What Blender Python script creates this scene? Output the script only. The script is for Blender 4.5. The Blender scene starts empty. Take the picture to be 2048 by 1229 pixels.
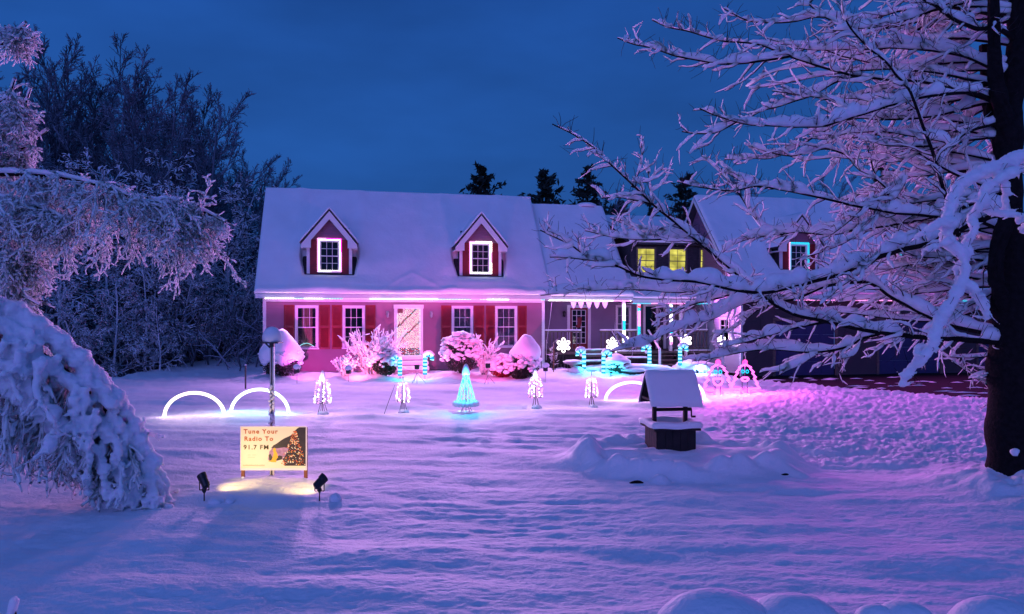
import bpy, math, random
import numpy as np
from mathutils import Vector, Matrix
random.seed(7); rng = np.random.default_rng(11)
sc = bpy.context.scene
C = sc.collection
R = math.radians

# ------------------------------------------------------------------ camera
F = 1490.0; HZ = 638.0; CH = 2.2          # focal length in px of the 2048 px photo, horizon row, eye height
cam = bpy.data.cameras.new('camera'); camo = bpy.data.objects.new('camera', cam); C.objects.link(camo)
camo.location = (0, 0, CH); camo.rotation_euler = (R(90), 0, 0)
cam.sensor_width = 36; cam.lens = 36*F/2048; cam.shift_y = (HZ-614.5)/2048
cam.clip_start = .1; cam.clip_end = 2000
sc.camera = camo
# ------------------------------------------------------------------ sky, twilight, exposure
w = bpy.data.worlds.new('World'); sc.world = w; w.use_nodes = True
nt = w.node_tree; nt.nodes.clear()
out = nt.nodes.new('ShaderNodeOutputWorld'); bg = nt.nodes.new('ShaderNodeBackground')
sky = nt.nodes.new('ShaderNodeTexSky'); sky.sky_type = 'NISHITA'; sky.sun_disc = False
SUN_EL, SUN_ROT = 2.0, 200.0
sky.sun_elevation = R(SUN_EL); sky.sun_rotation = R(SUN_ROT)
tc = nt.nodes.new('ShaderNodeTexCoord'); sep = nt.nodes.new('ShaderNodeSeparateXYZ')
rp = nt.nodes.new('ShaderNodeValToRGB')
rp.color_ramp.elements[0].position = 0.0; rp.color_ramp.elements[0].color = (.0125, .0670, .255, 1)
e = rp.color_ramp.elements.new(.22); e.color = (.0140, .0860, .350, 1)
e = rp.color_ramp.elements.new(.45); e.color = (.0115, .0700, .320, 1)
rp.color_ramp.elements[-1].position = 1; rp.color_ramp.elements[-1].color = (.016, .085, .33, 1)
nz = nt.nodes.new('ShaderNodeTexNoise'); nz.inputs['Scale'].default_value = 3.6; nz.inputs['Detail'].default_value = 4
mp = nt.nodes.new('ShaderNodeMapping'); mp.inputs['Scale'].default_value = (1, 1, 3)
mr = nt.nodes.new('ShaderNodeMapRange'); mr.inputs['To Min'].default_value = .60; mr.inputs['To Max'].default_value = 1.38
mul = nt.nodes.new('ShaderNodeMix'); mul.data_type = 'RGBA'; mul.blend_type = 'MULTIPLY'; mul.inputs[0].default_value = 1
mx = nt.nodes.new('ShaderNodeMix'); mx.data_type = 'RGBA'; mx.blend_type = 'ADD'; mx.inputs[0].default_value = .0015
L = nt.links.new
L(tc.outputs['Generated'], sep.inputs[0]); L(sep.outputs['Z'], rp.inputs[0])
L(tc.outputs['Generated'], mp.inputs[0]); L(mp.outputs[0], nz.inputs[0]); L(nz.outputs[0], mr.inputs[0])
L(rp.outputs[0], mul.inputs[6]); L(mr.outputs[0], mul.inputs[7])
L(mul.outputs[2], mx.inputs[6]); L(sky.outputs[0], mx.inputs[7]); L(mx.outputs[2], bg.inputs[0]); L(bg.outputs[0], out.inputs[0])
bg.inputs[1].default_value = 1.0
# the bright western twilight behind the camera
sun = bpy.data.lights.new('twilight', 'SUN'); sun.energy = .84; sun.angle = R(50); sun.color = (.27, .27, 1.0)
so = bpy.data.objects.new('twilight', sun); C.objects.link(so)
so.rotation_euler = (R(72), 0, R(-16))
sc.view_settings.view_transform = 'Standard'; sc.view_settings.look = 'None'
sc.view_settings.exposure = 0; sc.view_settings.gamma = 1; sc.view_settings.use_curve_mapping = False
sc.render.engine = 'CYCLES'
sc.cycles.use_denoising = True; sc.cycles.max_bounces = 5; sc.cycles.diffuse_bounces = 2
sc.cycles.glossy_bounces = 2; sc.cycles.transparent_max_bounces = 8; sc.cycles.transmission_bounces = 3
sc.cycles.sample_clamp_indirect = 3; sc.cycles.caustics_reflective = False; sc.cycles.caustics_refractive = False
sc.cycles.use_light_tree = True

# ------------------------------------------------------------------ helpers
def P(px, py, Y): return np.array([(px-1024)/F*Y, Y, CH-(py-HZ)/F*Y])

def mat(name, col, rough=.7, metal=0, emit=None, es=0, noise=None, bump=None, alpha=None):
    m = bpy.data.materials.new(name); m.use_nodes = True; t = m.node_tree; b = t.nodes['Principled BSDF']
    b.inputs['Base Color'].default_value = (*col, 1); b.inputs['Roughness'].default_value = rough
    b.inputs['Metallic'].default_value = metal
    if emit is not None:
        b.inputs['Emission Color'].default_value = (*emit, 1); b.inputs['Emission Strength'].default_value = es
        m.cycles.emission_sampling = 'NONE'; b.inputs['Specular IOR Level'].default_value = 0
    if noise:
        s, a = noise
        n = t.nodes.new('ShaderNodeTexNoise'); n.inputs['Scale'].default_value = s; n.inputs['Detail'].default_value = 5
        g = t.nodes.new('ShaderNodeNewGeometry'); t.links.new(g.outputs['Position'], n.inputs['Vector'])
        k = t.nodes.new('ShaderNodeMapRange'); k.inputs[3].default_value = 1-a; k.inputs[4].default_value = 1+a
        k.inputs[1].default_value = .25; k.inputs[2].default_value = .75
        x = t.nodes.new('ShaderNodeMix'); x.data_type = 'RGBA'; x.blend_type = 'MULTIPLY'; x.inputs[0].default_value = 1
        x.inputs[6].default_value = (*col, 1); t.links.new(n.outputs[0], k.inputs[0]); t.links.new(k.outputs[0], x.inputs[7])
        t.links.new(x.outputs[2], b.inputs['Base Color'])
    if bump:
        s, st, d = bump
        n = t.nodes.new('ShaderNodeTexNoise'); n.inputs['Scale'].default_value = s; n.inputs['Detail'].default_value = 4
        g = t.nodes.new('ShaderNodeNewGeometry'); t.links.new(g.outputs['Position'], n.inputs['Vector'])
        k = t.nodes.new('ShaderNodeBump'); k.inputs['Strength'].default_value = st; k.inputs['Distance'].default_value = d
        t.links.new(n.outputs[0], k.inputs['Height']); t.links.new(k.outputs[0], b.inputs['Normal'])
    return m

def frosted(name, bark, lo=.05, hi=.45, snow=(.8, .82, .88)):
    """bark with snow lying on whatever faces up"""
    m = bpy.data.materials.new(name); m.use_nodes = True; t = m.node_tree; b = t.nodes['Principled BSDF']
    b.inputs['Roughness'].default_value = .8
    g = t.nodes.new('ShaderNodeNewGeometry'); s = t.nodes.new('ShaderNodeSeparateXYZ'); t.links.new(g.outputs['True Normal'], s.inputs[0])
    k = t.nodes.new('ShaderNodeMapRange'); k.inputs[1].default_value = lo; k.inputs[2].default_value = hi
    t.links.new(s.outputs['Z'], k.inputs[0])
    x = t.nodes.new('ShaderNodeMix'); x.data_type = 'RGBA'; x.inputs[6].default_value = (*bark, 1); x.inputs[7].default_value = (*snow, 1)
    t.links.new(k.outputs[0], x.inputs[0]); t.links.new(x.outputs[2], b.inputs['Base Color'])
    return m

M = {}
M['snow'] = mat('snow', (.85, .86, .9), .65, noise=(2.5, .05), bump=(26, .55, .02))
M['roof_snow'] = mat('roof_snow', (.85, .86, .9), .7, noise=(1.2, .05), bump=(9, .3, .03))
M['tree_snow'] = mat('tree_snow', (.83, .84, .88), .75, noise=(14, .06), bump=(38, .5, .015))
_b = M['tree_snow'].node_tree.nodes['Principled BSDF']; _b.inputs['Subsurface Weight'].default_value = 1; _b.inputs['Subsurface Radius'].default_value = (1, .8, 1); _b.inputs['Subsurface Scale'].default_value = .06
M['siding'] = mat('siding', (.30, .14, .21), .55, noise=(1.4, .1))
M['siding_shaded'] = mat('shaded_siding', (.05, .03, .045), .6, noise=(1.4, .2))  # siding with the dim garage front's shade put into its colour
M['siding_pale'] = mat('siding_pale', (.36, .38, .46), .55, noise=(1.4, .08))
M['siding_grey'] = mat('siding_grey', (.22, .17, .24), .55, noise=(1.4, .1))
M['trim'] = mat('trim', (.78, .74, .76), .45, noise=(5, .04))
M['shutter'] = mat('shutter', (.2, .006, .014), .5, noise=(6, .2))
M['shingle'] = mat('shingle', (.035, .032, .04), .9, noise=(8, .4), bump=(20, .5, .02))
M['dark_wood'] = mat('dark_wood', (.014, .010, .012), .8, noise=(9, .35), bump=(30, .4, .01))
M['weathered'] = mat('weathered_wood', (.12, .09, .08), .8, noise=(9, .3), bump=(30, .3, .01))
M['bark'] = mat('bark', (.014, .011, .012), .95, noise=(16, .45), bump=(28, 1, .02))
M['twig'] = mat('twig', (.03, .022, .025), .9)
M['black'] = mat('black_plastic', (.012, .012, .013), .4, noise=(20, .2))
M['galv'] = mat('galvanised_steel', (.42, .42, .44), .38, .7, noise=(14, .15))
M['brown_paint'] = mat('brown_stake', (.22, .07, .03), .6, noise=(12, .25))
M['asphalt'] = mat('asphalt', (.008, .008, .010), .9, noise=(3, .5), bump=(25, .4, .01))
M['leaf'] = mat('evergreen_leaf', (.012, .03, .016), .6)
M['pine'] = mat('pine_needle', (.012, .026, .02), .8)
M['curtain'] = mat('curtain', (.75, .45, .28), .9, noise=(5, .1))
M['lace'] = mat('lace_curtain', (.4, .38, .4), .9, noise=(12, .2))
M['interior'] = mat('dark_interior', (.04, .03, .035), .9, noise=(2, .3))
M['garage_door'] = mat('garage_door', (.03, .03, .11), .5, noise=(3, .1))
M['concrete'] = mat('concrete', (.3, .28, .28), .85, noise=(4, .2))
M['frost_near'] = frosted('frosted_twig', (.05, .04, .045), -.5, .2)
M['frost_far'] = frosted('frosted_branch', (.012, .012, .02), -.55, .2, (.82, .85, .92))
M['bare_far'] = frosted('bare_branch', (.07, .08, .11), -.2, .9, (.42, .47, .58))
M['glass'] = None; M['bark'].node_tree.nodes['Principled BSDF'].inputs['Specular IOR Level'].default_value = .1; M['asphalt'].node_tree.nodes['Principled BSDF'].inputs['Specular IOR Level'].default_value = .1
gm = bpy.data.materials.new('window_glass'); gm.use_nodes = True; t = gm.node_tree; t.nodes.clear()
o_ = t.nodes.new('ShaderNodeOutputMaterial'); a_ = t.nodes.new('ShaderNodeBsdfTransparent'); b_ = t.nodes.new('ShaderNodeBsdfGlossy')
b_.inputs['Roughness'].default_value = .03; f_ = t.nodes.new('ShaderNodeFresnel'); f_.inputs[0].default_value = 1.5
x_ = t.nodes.new('ShaderNodeMixShader'); a_.inputs[0].default_value = (.8, .82, .86, 1)
t.links.new(f_.outputs[0], x_.inputs[0]); t.links.new(a_.outputs[0], x_.inputs[1]); t.links.new(b_.outputs[0], x_.inputs[2]); t.links.new(x_.outputs[0], o_.inputs[0])
M['glass'] = gm
def emis(name, col, s): M[name] = mat(name, (.0, .0, .0), .6, emit=col, es=s)
emis('led_white', (1, .93, .9), 5); emis('led_pink', (1, .3, .8), 2.4); emis('led_magenta', (1, .03, .62), 2.2)
emis('led_cyan', (.02, .7, 1), 1.5); emis('led_warm', (1, .82, .7), 4.5); emis('led_violet', (.75, .35, 1), 4)
emis('led_ice', (.35, .9, 1), 1.8); emis('led_warm_yellow', (1, .75, .35), 3); emis('led_dim', (.9, .55, .9), 1.5)
emis('lit_room', (.82, .74, .14), 1.0); _n = M['lit_room'].node_tree; _b = _n.nodes['Principled BSDF']; _x = _n.nodes.new('ShaderNodeTexNoise'); _x.inputs['Scale'].default_value = 2.3; _g = _n.nodes.new('ShaderNodeNewGeometry'); _r = _n.nodes.new('ShaderNodeMapRange'); _r.inputs[1].default_value = .35; _r.inputs[2].default_value = .65; _r.inputs[3].default_value = .5; _r.inputs[4].default_value = 1.15; _n.links.new(_g.outputs['Position'], _x.inputs['Vector']); _n.links.new(_x.outputs[0], _r.inputs[0]); _n.links.new(_r.outputs[0], _b.inputs['Emission Strength'])
emis('lens_pink', (1, .35, .45), 1.2); emis('led_red', (1, .08, .1), 2.2)
emis('neon_warm', (1, .80, .68), 3.6); emis('neon_ice', (.75, .93, 1), 3.6)

def link(o, parent=None):
    C.objects.link(o)
    if parent: o.parent = parent
    return o
def tag(o, label=None, cat=None, group=None, kind=None):
    for k, v in (('label', label), ('category', cat), ('group', group), ('kind', kind)):
        if v: o[k] = v
    return o
def thing(name, label, cat, loc=(0, 0, 0), rz=0, group=None):
    o = bpy.data.objects.new(name, None); C.objects.link(o); o.location = loc; o.rotation_euler = (0, 0, rz)
    o.empty_display_size = .1
    return tag(o, label, cat, group)
def copy_tree(o, parent=None):
    c = o.copy(); C.objects.link(c); c.parent = parent
    for ch in o.children: copy_tree(ch, c)
    return c

class MB:
    def __init__(s): s.v = []; s.f = []; s.m = []; s.cur = 0
    def quadv(s, *pts):
        n = len(s.v); s.v += [tuple(p) for p in pts]; s.f.append(tuple(range(n, n+len(pts)))); s.m.append(s.cur)
    def box(s, a, b):
        x0, y0, z0 = a; x1, y1, z1 = b; n = len(s.v)
        s.v += [(x0,y0,z0),(x1,y0,z0),(x1,y1,z0),(x0,y1,z0),(x0,y0,z1),(x1,y0,z1),(x1,y1,z1),(x0,y1,z1)]
        for f in ((0,3,2,1),(4,5,6,7),(0,1,5,4),(1,2,6,5),(2,3,7,6),(3,0,4,7)):
            s.f.append(tuple(n+i for i in f)); s.m.append(s.cur)
        return s
    def prism(s, poly, ax, a, b):
        """extrude a 2-D outline along axis ax ('x','y','z') from a to b"""
        def p(u, v, w): return (w, u, v) if ax == 'x' else ((u, w, v) if ax == 'y' else (u, v, w))
        n = len(s.v); k = len(poly)
        s.v += [p(u, v, a) for u, v in poly]+[p(u, v, b) for u, v in poly]
        s.f.append(tuple(n+i for i in range(k))); s.f.append(tuple(n+k+i for i in reversed(range(k)))); s.m += [s.cur]*2
        for i in range(k):
            j = (i+1) % k; s.f.append((n+i, n+k+i, n+k+j, n+j)); s.m.append(s.cur)
        return s
    def beam(s, a, b, wd, th=None):
        """square bar from a to b"""
        th = th or wd; a = Vector(a); b = Vector(b); d = (b-a).normalized()
        u = d.cross(Vector((0, 1, 0) if abs(d.y) < .9 else (1, 0, 0))).normalized()*wd/2; v = d.cross(u).normalized()*th/2
        n = len(s.v)
        for q in (a, b): s.v += [tuple(q-u-v), tuple(q+u-v), tuple(q+u+v), tuple(q-u+v)]
        for f in ((0,1,2,3),(7,6,5,4),(0,4,5,1),(1,5,6,2),(2,6,7,3),(3,7,4,0)):
            s.f.append(tuple(n+i for i in f)); s.m.append(s.cur)
        return s
    def tube(s, pts, r, k=8, closed=False, cap=True):
        pts = [Vector(p) for p in pts]; N = len(pts); n0 = len(s.v); rr = r if hasattr(r, '__len__') else [r]*N
        up = None
        for i, p in enumerate(pts):
            a = pts[(i-1) % N] if (closed or i > 0) else p; b = pts[(i+1) % N] if (closed or i < N-1) else p
            d = (b-a).normalized()
            if up is None: up = Vector((0, 0, 1)) if abs(d.z) < .9 else Vector((1, 0, 0))
            u = d.cross(up)
            if u.length < 1e-4: u = d.orthogonal()
            u.normalize(); v = u.cross(d).normalized(); up = v
            for j in range(k):
                t = 2*math.pi*j/k; s.v.append(tuple(p+(u*math.cos(t)+v*math.sin(t))*rr[i]))
        for i in range(N if closed else N-1):
            for j in range(k):
                a = n0+i*k+j; b = n0+i*k+(j+1) % k; i2 = (i+1) % N
                s.f.append((a, b, n0+i2*k+(j+1) % k, n0+i2*k+j)); s.m.append(s.cur)
        if cap and not closed:
            s.f.append(tuple(n0+j for j in reversed(range(k)))); s.f.append(tuple(n0+(N-1)*k+j for j in range(k))); s.m += [s.cur]*2
        return s
    def lathe(s, prof, c=(0, 0, 0), k=12):
        """profile of (r, z)"""
        n0 = len(s.v)
        for r, z in prof:
            for j in range(k):
                t = 2*math.pi*j/k; s.v.append((c[0]+r*math.cos(t), c[1]+r*math.sin(t), c[2]+z))
        for i in range(len(prof)-1):
            for j in range(k):
                s.f.append((n0+i*k+j, n0+i*k+(j+1) % k, n0+(i+1)*k+(j+1) % k, n0+(i+1)*k+j)); s.m.append(s.cur)
        s.f.append(tuple(n0+j for j in reversed(range(k)))); s.f.append(tuple(n0+(len(prof)-1)*k+j for j in range(k))); s.m += [s.cur]*2
        return s
    def octa(s, c, r, rz=None):
        n = len(s.v); x, y, z = c; h = rz or r
        s.v += [(x+r,y,z),(x,y+r,z),(x-r,y,z),(x,y-r,z),(x,y,z+h),(x,y,z-h)]
        for a, b in ((0,1),(1,2),(2,3),(3,0)):
            s.f.append((n+a, n+b, n+4)); s.f.append((n+b, n+a, n+5)); s.m += [s.cur]*2
        return s
    def build(s, name, mats, parent=None, smooth=False, kind=None, bevel=0):
        me = bpy.data.meshes.new(name); me.from_pydata(s.v, [], s.f)
        ms = mats if isinstance(mats, (list, tuple)) else [mats]
        for m in ms: me.materials.append(m)
        if len(ms) > 1: me.polygons.foreach_set('material_index', s.m)
        if smooth: me.polygons.foreach_set('use_smooth', [True]*len(s.f))
        me.update()
        o = link(bpy.data.objects.new(name, me), parent)
        if bevel:
            b = o.modifiers.new('bevel', 'BEVEL'); b.width = bevel; b.segments = 2
        if kind: o['kind'] = kind
        return o

def npmesh(name, V, Q, m, parent=None, smooth=True, kind=None):
    V = np.asarray(V, np.float32); Q = np.asarray(Q, np.int32); me = bpy.data.meshes.new(name); k = Q.shape[1]
    me.vertices.add(len(V)); me.vertices.foreach_set('co', V.ravel())
    me.loops.add(Q.size); me.loops.foreach_set('vertex_index', Q.ravel())
    me.polygons.add(len(Q)); me.polygons.foreach_set('loop_start', np.arange(0, Q.size, k, dtype=np.int32))
    try: me.polygons.foreach_set('loop_total', np.full(len(Q), k, np.int32))
    except Exception: pass
    me.polygons.foreach_set('use_smooth', np.full(len(Q), smooth)); me.materials.append(m)
    me.update(); me.validate()
    o = link(bpy.data.objects.new(name, me), parent)
    if kind: o['kind'] = kind
    return o

def hash2(ix, iy, seed):
    n = (ix.astype(np.int64)*374761393+iy.astype(np.int64)*668265263+seed*1442695041) & 0x7fffffff
    n = ((n ^ (n >> 13))*1274126177) & 0x7fffffff
    return ((n ^ (n >> 16)) & 0xffff)/65535.0
def vn(x, y, seed=0):
    x = np.asarray(x, float); y = np.asarray(y, float)
    ix = np.floor(x); iy = np.floor(y); fx = x-ix; fy = y-iy; fx = fx*fx*fx*(fx*(fx*6-15)+10); fy = fy*fy*fy*(fy*(fy*6-15)+10)
    a = hash2(ix, iy, seed); b = hash2(ix+1, iy, seed); c = hash2(ix, iy+1, seed); d = hash2(ix+1, iy+1, seed)
    return (a+(b-a)*fx)*(1-fy)+(c+(d-c)*fx)*fy-.5
def fbm(x, y, seed=0, o=3, g=.5):
    s = 0; a = 1.0
    for i in range(o): s = s+a*vn(x*2**i+i*17.3, y*2**i+i*9.1, seed+i); a *= g
    return s
def ss(a, b, x): t = np.clip((np.asarray(x, float)-a)/(b-a), 0, 1); return t*t*(3-2*t)

class Tubes:
    """many tapered tubes in one mesh, built with numpy; each call takes M lines of N points"""
    def __init__(s, close=False): s.V = []; s.Q = []; s.n = 0; s.close = close
    def add(s, Pn, Rn, k=4, vs=1.0):
        Pn = np.asarray(Pn, float); Rn = np.asarray(Rn, float)
        if Pn.ndim == 2: Pn = Pn[None]; Rn = Rn[None]
        if s.close:
            e0 = Pn[:, :1]-(Pn[:, 1:2]-Pn[:, :1])*.3; e1 = Pn[:, -1:]+(Pn[:, -1:]-Pn[:, -2:-1])*.3
            Pn = np.concatenate([e0, Pn, e1], 1); z_ = np.full((len(Pn), 1), 1e-5); Rn = np.concatenate([z_, np.broadcast_to(Rn, Pn.shape[:1]+(Pn.shape[1]-2,)), z_], 1)
        Mn, N, _ = Pn.shape
        T = np.gradient(Pn, axis=1); T /= np.linalg.norm(T, axis=2, keepdims=True)+1e-9
        mz = np.abs(T[:, :, 2]).mean(1)
        ref = np.where((mz > .8)[:, None], np.array([[1., 0, 0]]), np.array([[0., 0, 1]]))[:, None, :]
        A = np.cross(T, np.broadcast_to(ref, T.shape)); A /= np.linalg.norm(A, axis=2, keepdims=True)+1e-9
        B = np.cross(A, T)
        th = np.arange(k)*2*math.pi/k
        ring = A[:, :, None, :]*np.cos(th)[None, None, :, None]+B[:, :, None, :]*np.sin(th)[None, None, :, None]
        V = ring*Rn[:, :, None, None]
        if vs != 1: V[..., 2] *= vs
        V = V+Pn[:, :, None, :]
        idx = np.arange(Mn*N*k).reshape(Mn, N, k)+s.n
        a = idx[:, :-1]; b = np.roll(idx, -1, 2)[:, :-1]; c = np.roll(idx, -1, 2)[:, 1:]; d = idx[:, 1:]
        s.Q.append(np.stack([a, b, c, d], -1).reshape(-1, 4)); s.V.append(V.reshape(-1, 3)); s.n += Mn*N*k
    def build(s, name, m, parent=None, smooth=True, kind=None):
        return npmesh(name, np.concatenate(s.V), np.concatenate(s.Q), m, parent, smooth, kind)

def grow(P0, D, Ln, R0, R1, N, wob=.15, grav=0.):
    P0 = np.asarray(P0, float); D = np.asarray(D, float); Mn = len(P0); Ln = np.broadcast_to(Ln, (Mn,)).astype(float)
    out = np.zeros((Mn, N, 3)); out[:, 0] = P0; D = D/np.linalg.norm(D, axis=1, keepdims=True)
    for i in range(1, N):
        D = D+wob*rng.normal(size=(Mn, 3)); D[:, 2] += grav
        D = D/np.linalg.norm(D, axis=1, keepdims=True)
        out[:, i] = out[:, i-1]+D*(Ln/(N-1))[:, None]
    t = np.linspace(0, 1, N)[None]
    R0 = np.broadcast_to(R0, (Mn,)).astype(float)[:, None]; R1 = np.broadcast_to(R1, (Mn,)).astype(float)[:, None]
    return out, R0+(R1-R0)*t
def spawn(Pn, Rn, k, t0, t1, ang, jit=.25):
    """k children on each line: start points, directions, radii there, length of the parent, position along it"""
    Mn, N, _ = Pn.shape; t = (np.linspace(t0, t1, k+1)[:-1][None]+rng.random((Mn, k))*(t1-t0)/k)
    f = t*(N-1); i = np.clip(f.astype(int), 0, N-2); fr = f-i; r = np.arange(Mn)[:, None]
    S = Pn[r, i]*(1-fr[..., None])+Pn[r, i+1]*fr[..., None]; T = Pn[r, i+1]-Pn[r, i]; T /= np.linalg.norm(T, axis=2, keepdims=True)+1e-9
    Rr = Rn[r, i]*(1-fr)+Rn[r, i+1]*fr
    Q = rng.normal(size=T.shape); Q -= (Q*T).sum(2, keepdims=True)*T; Q /= np.linalg.norm(Q, axis=2, keepdims=True)
    a = ang+jit*rng.normal(size=t.shape); D = T*np.cos(a)[..., None]+Q*np.sin(a)[..., None]
    Lp = np.linalg.norm(np.diff(Pn, axis=1), axis=2).sum(1)[:, None]*np.ones((1, k))
    return S.reshape(-1, 3), D.reshape(-1, 3), Rr.ravel(), Lp.ravel(), t.ravel()
def resample(pts, step):
    """Catmull-Rom through the points, evenly spaced"""
    pts = np.asarray(pts, float); p = np.vstack([2*pts[0]-pts[1], pts, 2*pts[-1]-pts[-2]]); o = []
    for i in range(1, len(p)-2):
        for t in np.linspace(0, 1, 12, endpoint=False):
            a, b, c, d = p[i-1], p[i], p[i+1], p[i+2]
            o.append(.5*((2*b)+(-a+c)*t+(2*a-5*b+4*c-d)*t*t+(-a+3*b-3*c+d)*t**3))
    o.append(pts[-1]); o = np.array(o); s = np.r_[0, np.cumsum(np.linalg.norm(np.diff(o, axis=0), axis=1))]
    n = max(3, int(s[-1]/step)+1); q = np.linspace(0, s[-1], n)
    return np.stack([np.interp(q, s, o[:, j]) for j in range(3)], 1)
def snowify(Pn, Rn, rs, lump=.3, freq=9., seed=0, keep=None):
    """snow lying along lines Pn: a lumpy ribbon of radius rs(M,N) set on top of the branch"""
    Pn = np.asarray(Pn); T = np.gradient(Pn, axis=1); T /= np.linalg.norm(T, axis=2, keepdims=True)+1e-9
    hz = np.sqrt(1-np.clip(T[..., 2]**2, 0, 1)); s = np.cumsum(np.r_[0, np.zeros(Pn.shape[1]-1)])
    q = Pn.sum(2)
    n = vn(q*freq, Pn[..., 0]*freq*.7+seed, 5)*2
    r = rs*(1+lump*n)*(.35+.65*hz)
    if keep is not None: r = r*keep
    C_ = Pn.copy(); C_[..., 2] += Rn*.5+r*.95
    return C_, r

def lamp(kind, name, parent, loc, col, power, target=None, **kw):
    l = bpy.data.lights.new(name, kind); l.energy = power; l.color = col
    for k, v in kw.items(): setattr(l, k, v)
    o = link(bpy.data.objects.new(name, l), parent); o.location = loc
    if target is not None:
        o.rotation_euler = (Vector(target)-Vector(loc)).to_track_quat('-Z', 'Y').to_euler()
    return o

# ------------------------------------------------------------------ ground
WELL = (P(1345, 900, 11.75)[0], 11.95)
stones = []
for i in range(30):
    a = 2*math.pi*i/30+random.uniform(-.1, .1); stones.append((WELL[0]+.1+1.55*math.cos(a)*random.uniform(.92, 1.05), WELL[1]-.35+1.12*math.sin(a), random.uniform(.15, .27), random.uniform(.06, .125)))
stones += [(WELL[0]-.52, 10.15, .15, .13), (WELL[0]+1.45, 10.55, .2, .08), (WELL[0]-1.0, 10.7, .22, .07)]
def drive_d(x, y):
    """distance beyond the lawn's edge towards the driveway (positive on the drive)"""
    ax, ay, bx, by = 8.6, 26.2, 13.0, 20.2
    nx, ny = (ay-by), (bx-ax); l = math.hypot(nx, ny); nx /= l; ny /= l
    d = (x-ax)*nx+(y-ay)*ny
    return np.minimum(d, (x-8.3)*.9)
ca_, sa_ = math.cos(R(12)), math.sin(R(12))
def G(x, y):
    x = np.asarray(x, float); y = np.asarray(y, float)
    z = .05*fbm(x*.15, y*.15, 3, 2)
    near = ss(60, 25, y)
    z = z+near*(.085*fbm(x*.55+y*.1, y*1.3, 20, 2)+(.019+.042*ss(-.15, .35, fbm(x*.35, y*.5, 91, 2))*ss(6, 10, y))*fbm(x*1.3+y*.25+.8*fbm(x*.7, y*.9, 92, 1), y*3.9+1.2*fbm(x*.5, y*.7, 93, 2), 21, 3)+.010*fbm(x*8, y*14, 25, 3))
    rough = ss(3.0, 5.2, x-.0*y+.8*fbm(x*.6, y*.6, 8, 2))*ss(10.3, 12.0, y+.8*fbm(x*.8, y*.8, 9, 2))
    z = z+rough*(.055*fbm(x*9, y*10, 30, 3, .6)+.03*fbm(x*3, y*4, 35, 2))
    # rough band of trodden snow in front of the house
    z = z+ss(24.5, 26, y)*ss(31, 28, y)*.06*fbm(x*3.2, y*3.2, 33, 3)
    lw = ca_*(x+9.507)+sa_*(y-28.5); lv = -sa_*(x+9.507)+ca_*(y-28.5)
    z = z+ss(-1.2, .2, lw)*ss(18.5, 17, lw)*(.13+.16*fbm(x*1.6, y*2.2, 61, 3))*ss(-2.9, -2.0, lv+.5*fbm(x*1.2, y, 62, 2))
    # left rise, then the drop into the woods
    z = z+.42*ss(-8, -13, x)*ss(27, 37, y)
    s = np.minimum(-14.7+(y-27)*.14-x, y-26.2)
    z = z-2.2*ss(0, 5, s)
    z = z-1.5*ss(44, 60, y)
    # well bed
    dx = (x-WELL[0]-.12)/1.75; dy = (y-WELL[1]+.3)/1.3; r = np.sqrt(dx*dx+dy*dy)
    z = z+.15*ss(1.2, .85, r)+.06*fbm(x*2.2, y*3.5, 77, 2)*ss(1.2, .8, r)
    for sx, sy, sr, sh in stones:
        q = ((x-sx)**2+(y-sy)**2)/sr**2
        z = z+sh*np.clip(1-q*.75, 0, 1)**1.2
    # drift beneath the sign
    q = ((x+3.15)/1.15)**2+((y-9.75)/.55)**2
    z = z+.10*np.exp(-q*1.2)*(1+.5*fbm(x*3, y*4, 41, 2))
    # trunk flare drift
    q = ((x-6.55)**2+(y-9.7)**2)/.9; z = z+.30*np.exp(-q*1.3)*(1+.5*fbm(x*4, y*4, 66, 2))
    # driveway cut
    d = drive_d(x, y); z = z-.42*ss(-.05, .35, d+.12*fbm(x*1.6, y*1.6, 50, 2))+.05*ss(-.9, -.1, d)*ss(.15, -.05, d)
    return z
def Gz(x, y): return float(G(np.array([x]), np.array([y]))[0])
ts = np.concatenate([-np.geomspace(.82, 14, 30)[::-1], np.linspace(-.8, .8, 760), np.geomspace(.82, 14, 30)])
inv = np.linspace(1/3.4, 1/34., 640); ys = 1/inv
ys = np.concatenate([np.linspace(-60, -6, 10), np.linspace(-5, 3.3, 30), ys, np.geomspace(34.5, 900, 60)])
TT, YY = np.meshgrid(ts, ys); XX = TT*np.maximum(YY, 5.0)
ZZ = G(XX, YY); nr, nc = XX.shape
ii = np.arange(nr*nc).reshape(nr, nc)
Q = np.stack([ii[:-1, :-1], ii[:-1, 1:], ii[1:, 1:], ii[1:, :-1]], -1).reshape(-1, 4)
npmesh('snowy_ground', np.stack([XX, YY, ZZ], -1).reshape(-1, 3), Q, M['snow'], kind='structure')
# driveway sheet with patches of slush
mb = MB(); mb.quadv((7.5, 34.5, -.13), (7.9, 25.6, -.13), (17.5, 14, -.13), (60, 10, -.13), (60, 36, -.13)); mb.build('driveway', M['asphalt'], kind='structure')
mb = MB()
for i in range(170):
    x = random.uniform(8.8, 30); y = random.uniform(20, 30)
    if drive_d(x, y) < .8: continue
    lx, ly = random.uniform(.1, .55), random.uniform(.03, .12); n = len(mb.v); k = 8
    mb.v += [(x, y, -.095)]+[(x+lx*math.cos(a)*random.uniform(.6, 1.1), y+ly*math.sin(a)*random.uniform(.6, 1.1), -.127) for a in [2*math.pi*j/k for j in range(k)]]
    for j in range(k): mb.f.append((n, n+1+j, n+1+(j+1) % k)); mb.m.append(0)
tag(mb.build('slush_patches', M['snow'], kind='stuff'), 'white slush scraps left on the dark driveway', 'slush')
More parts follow.
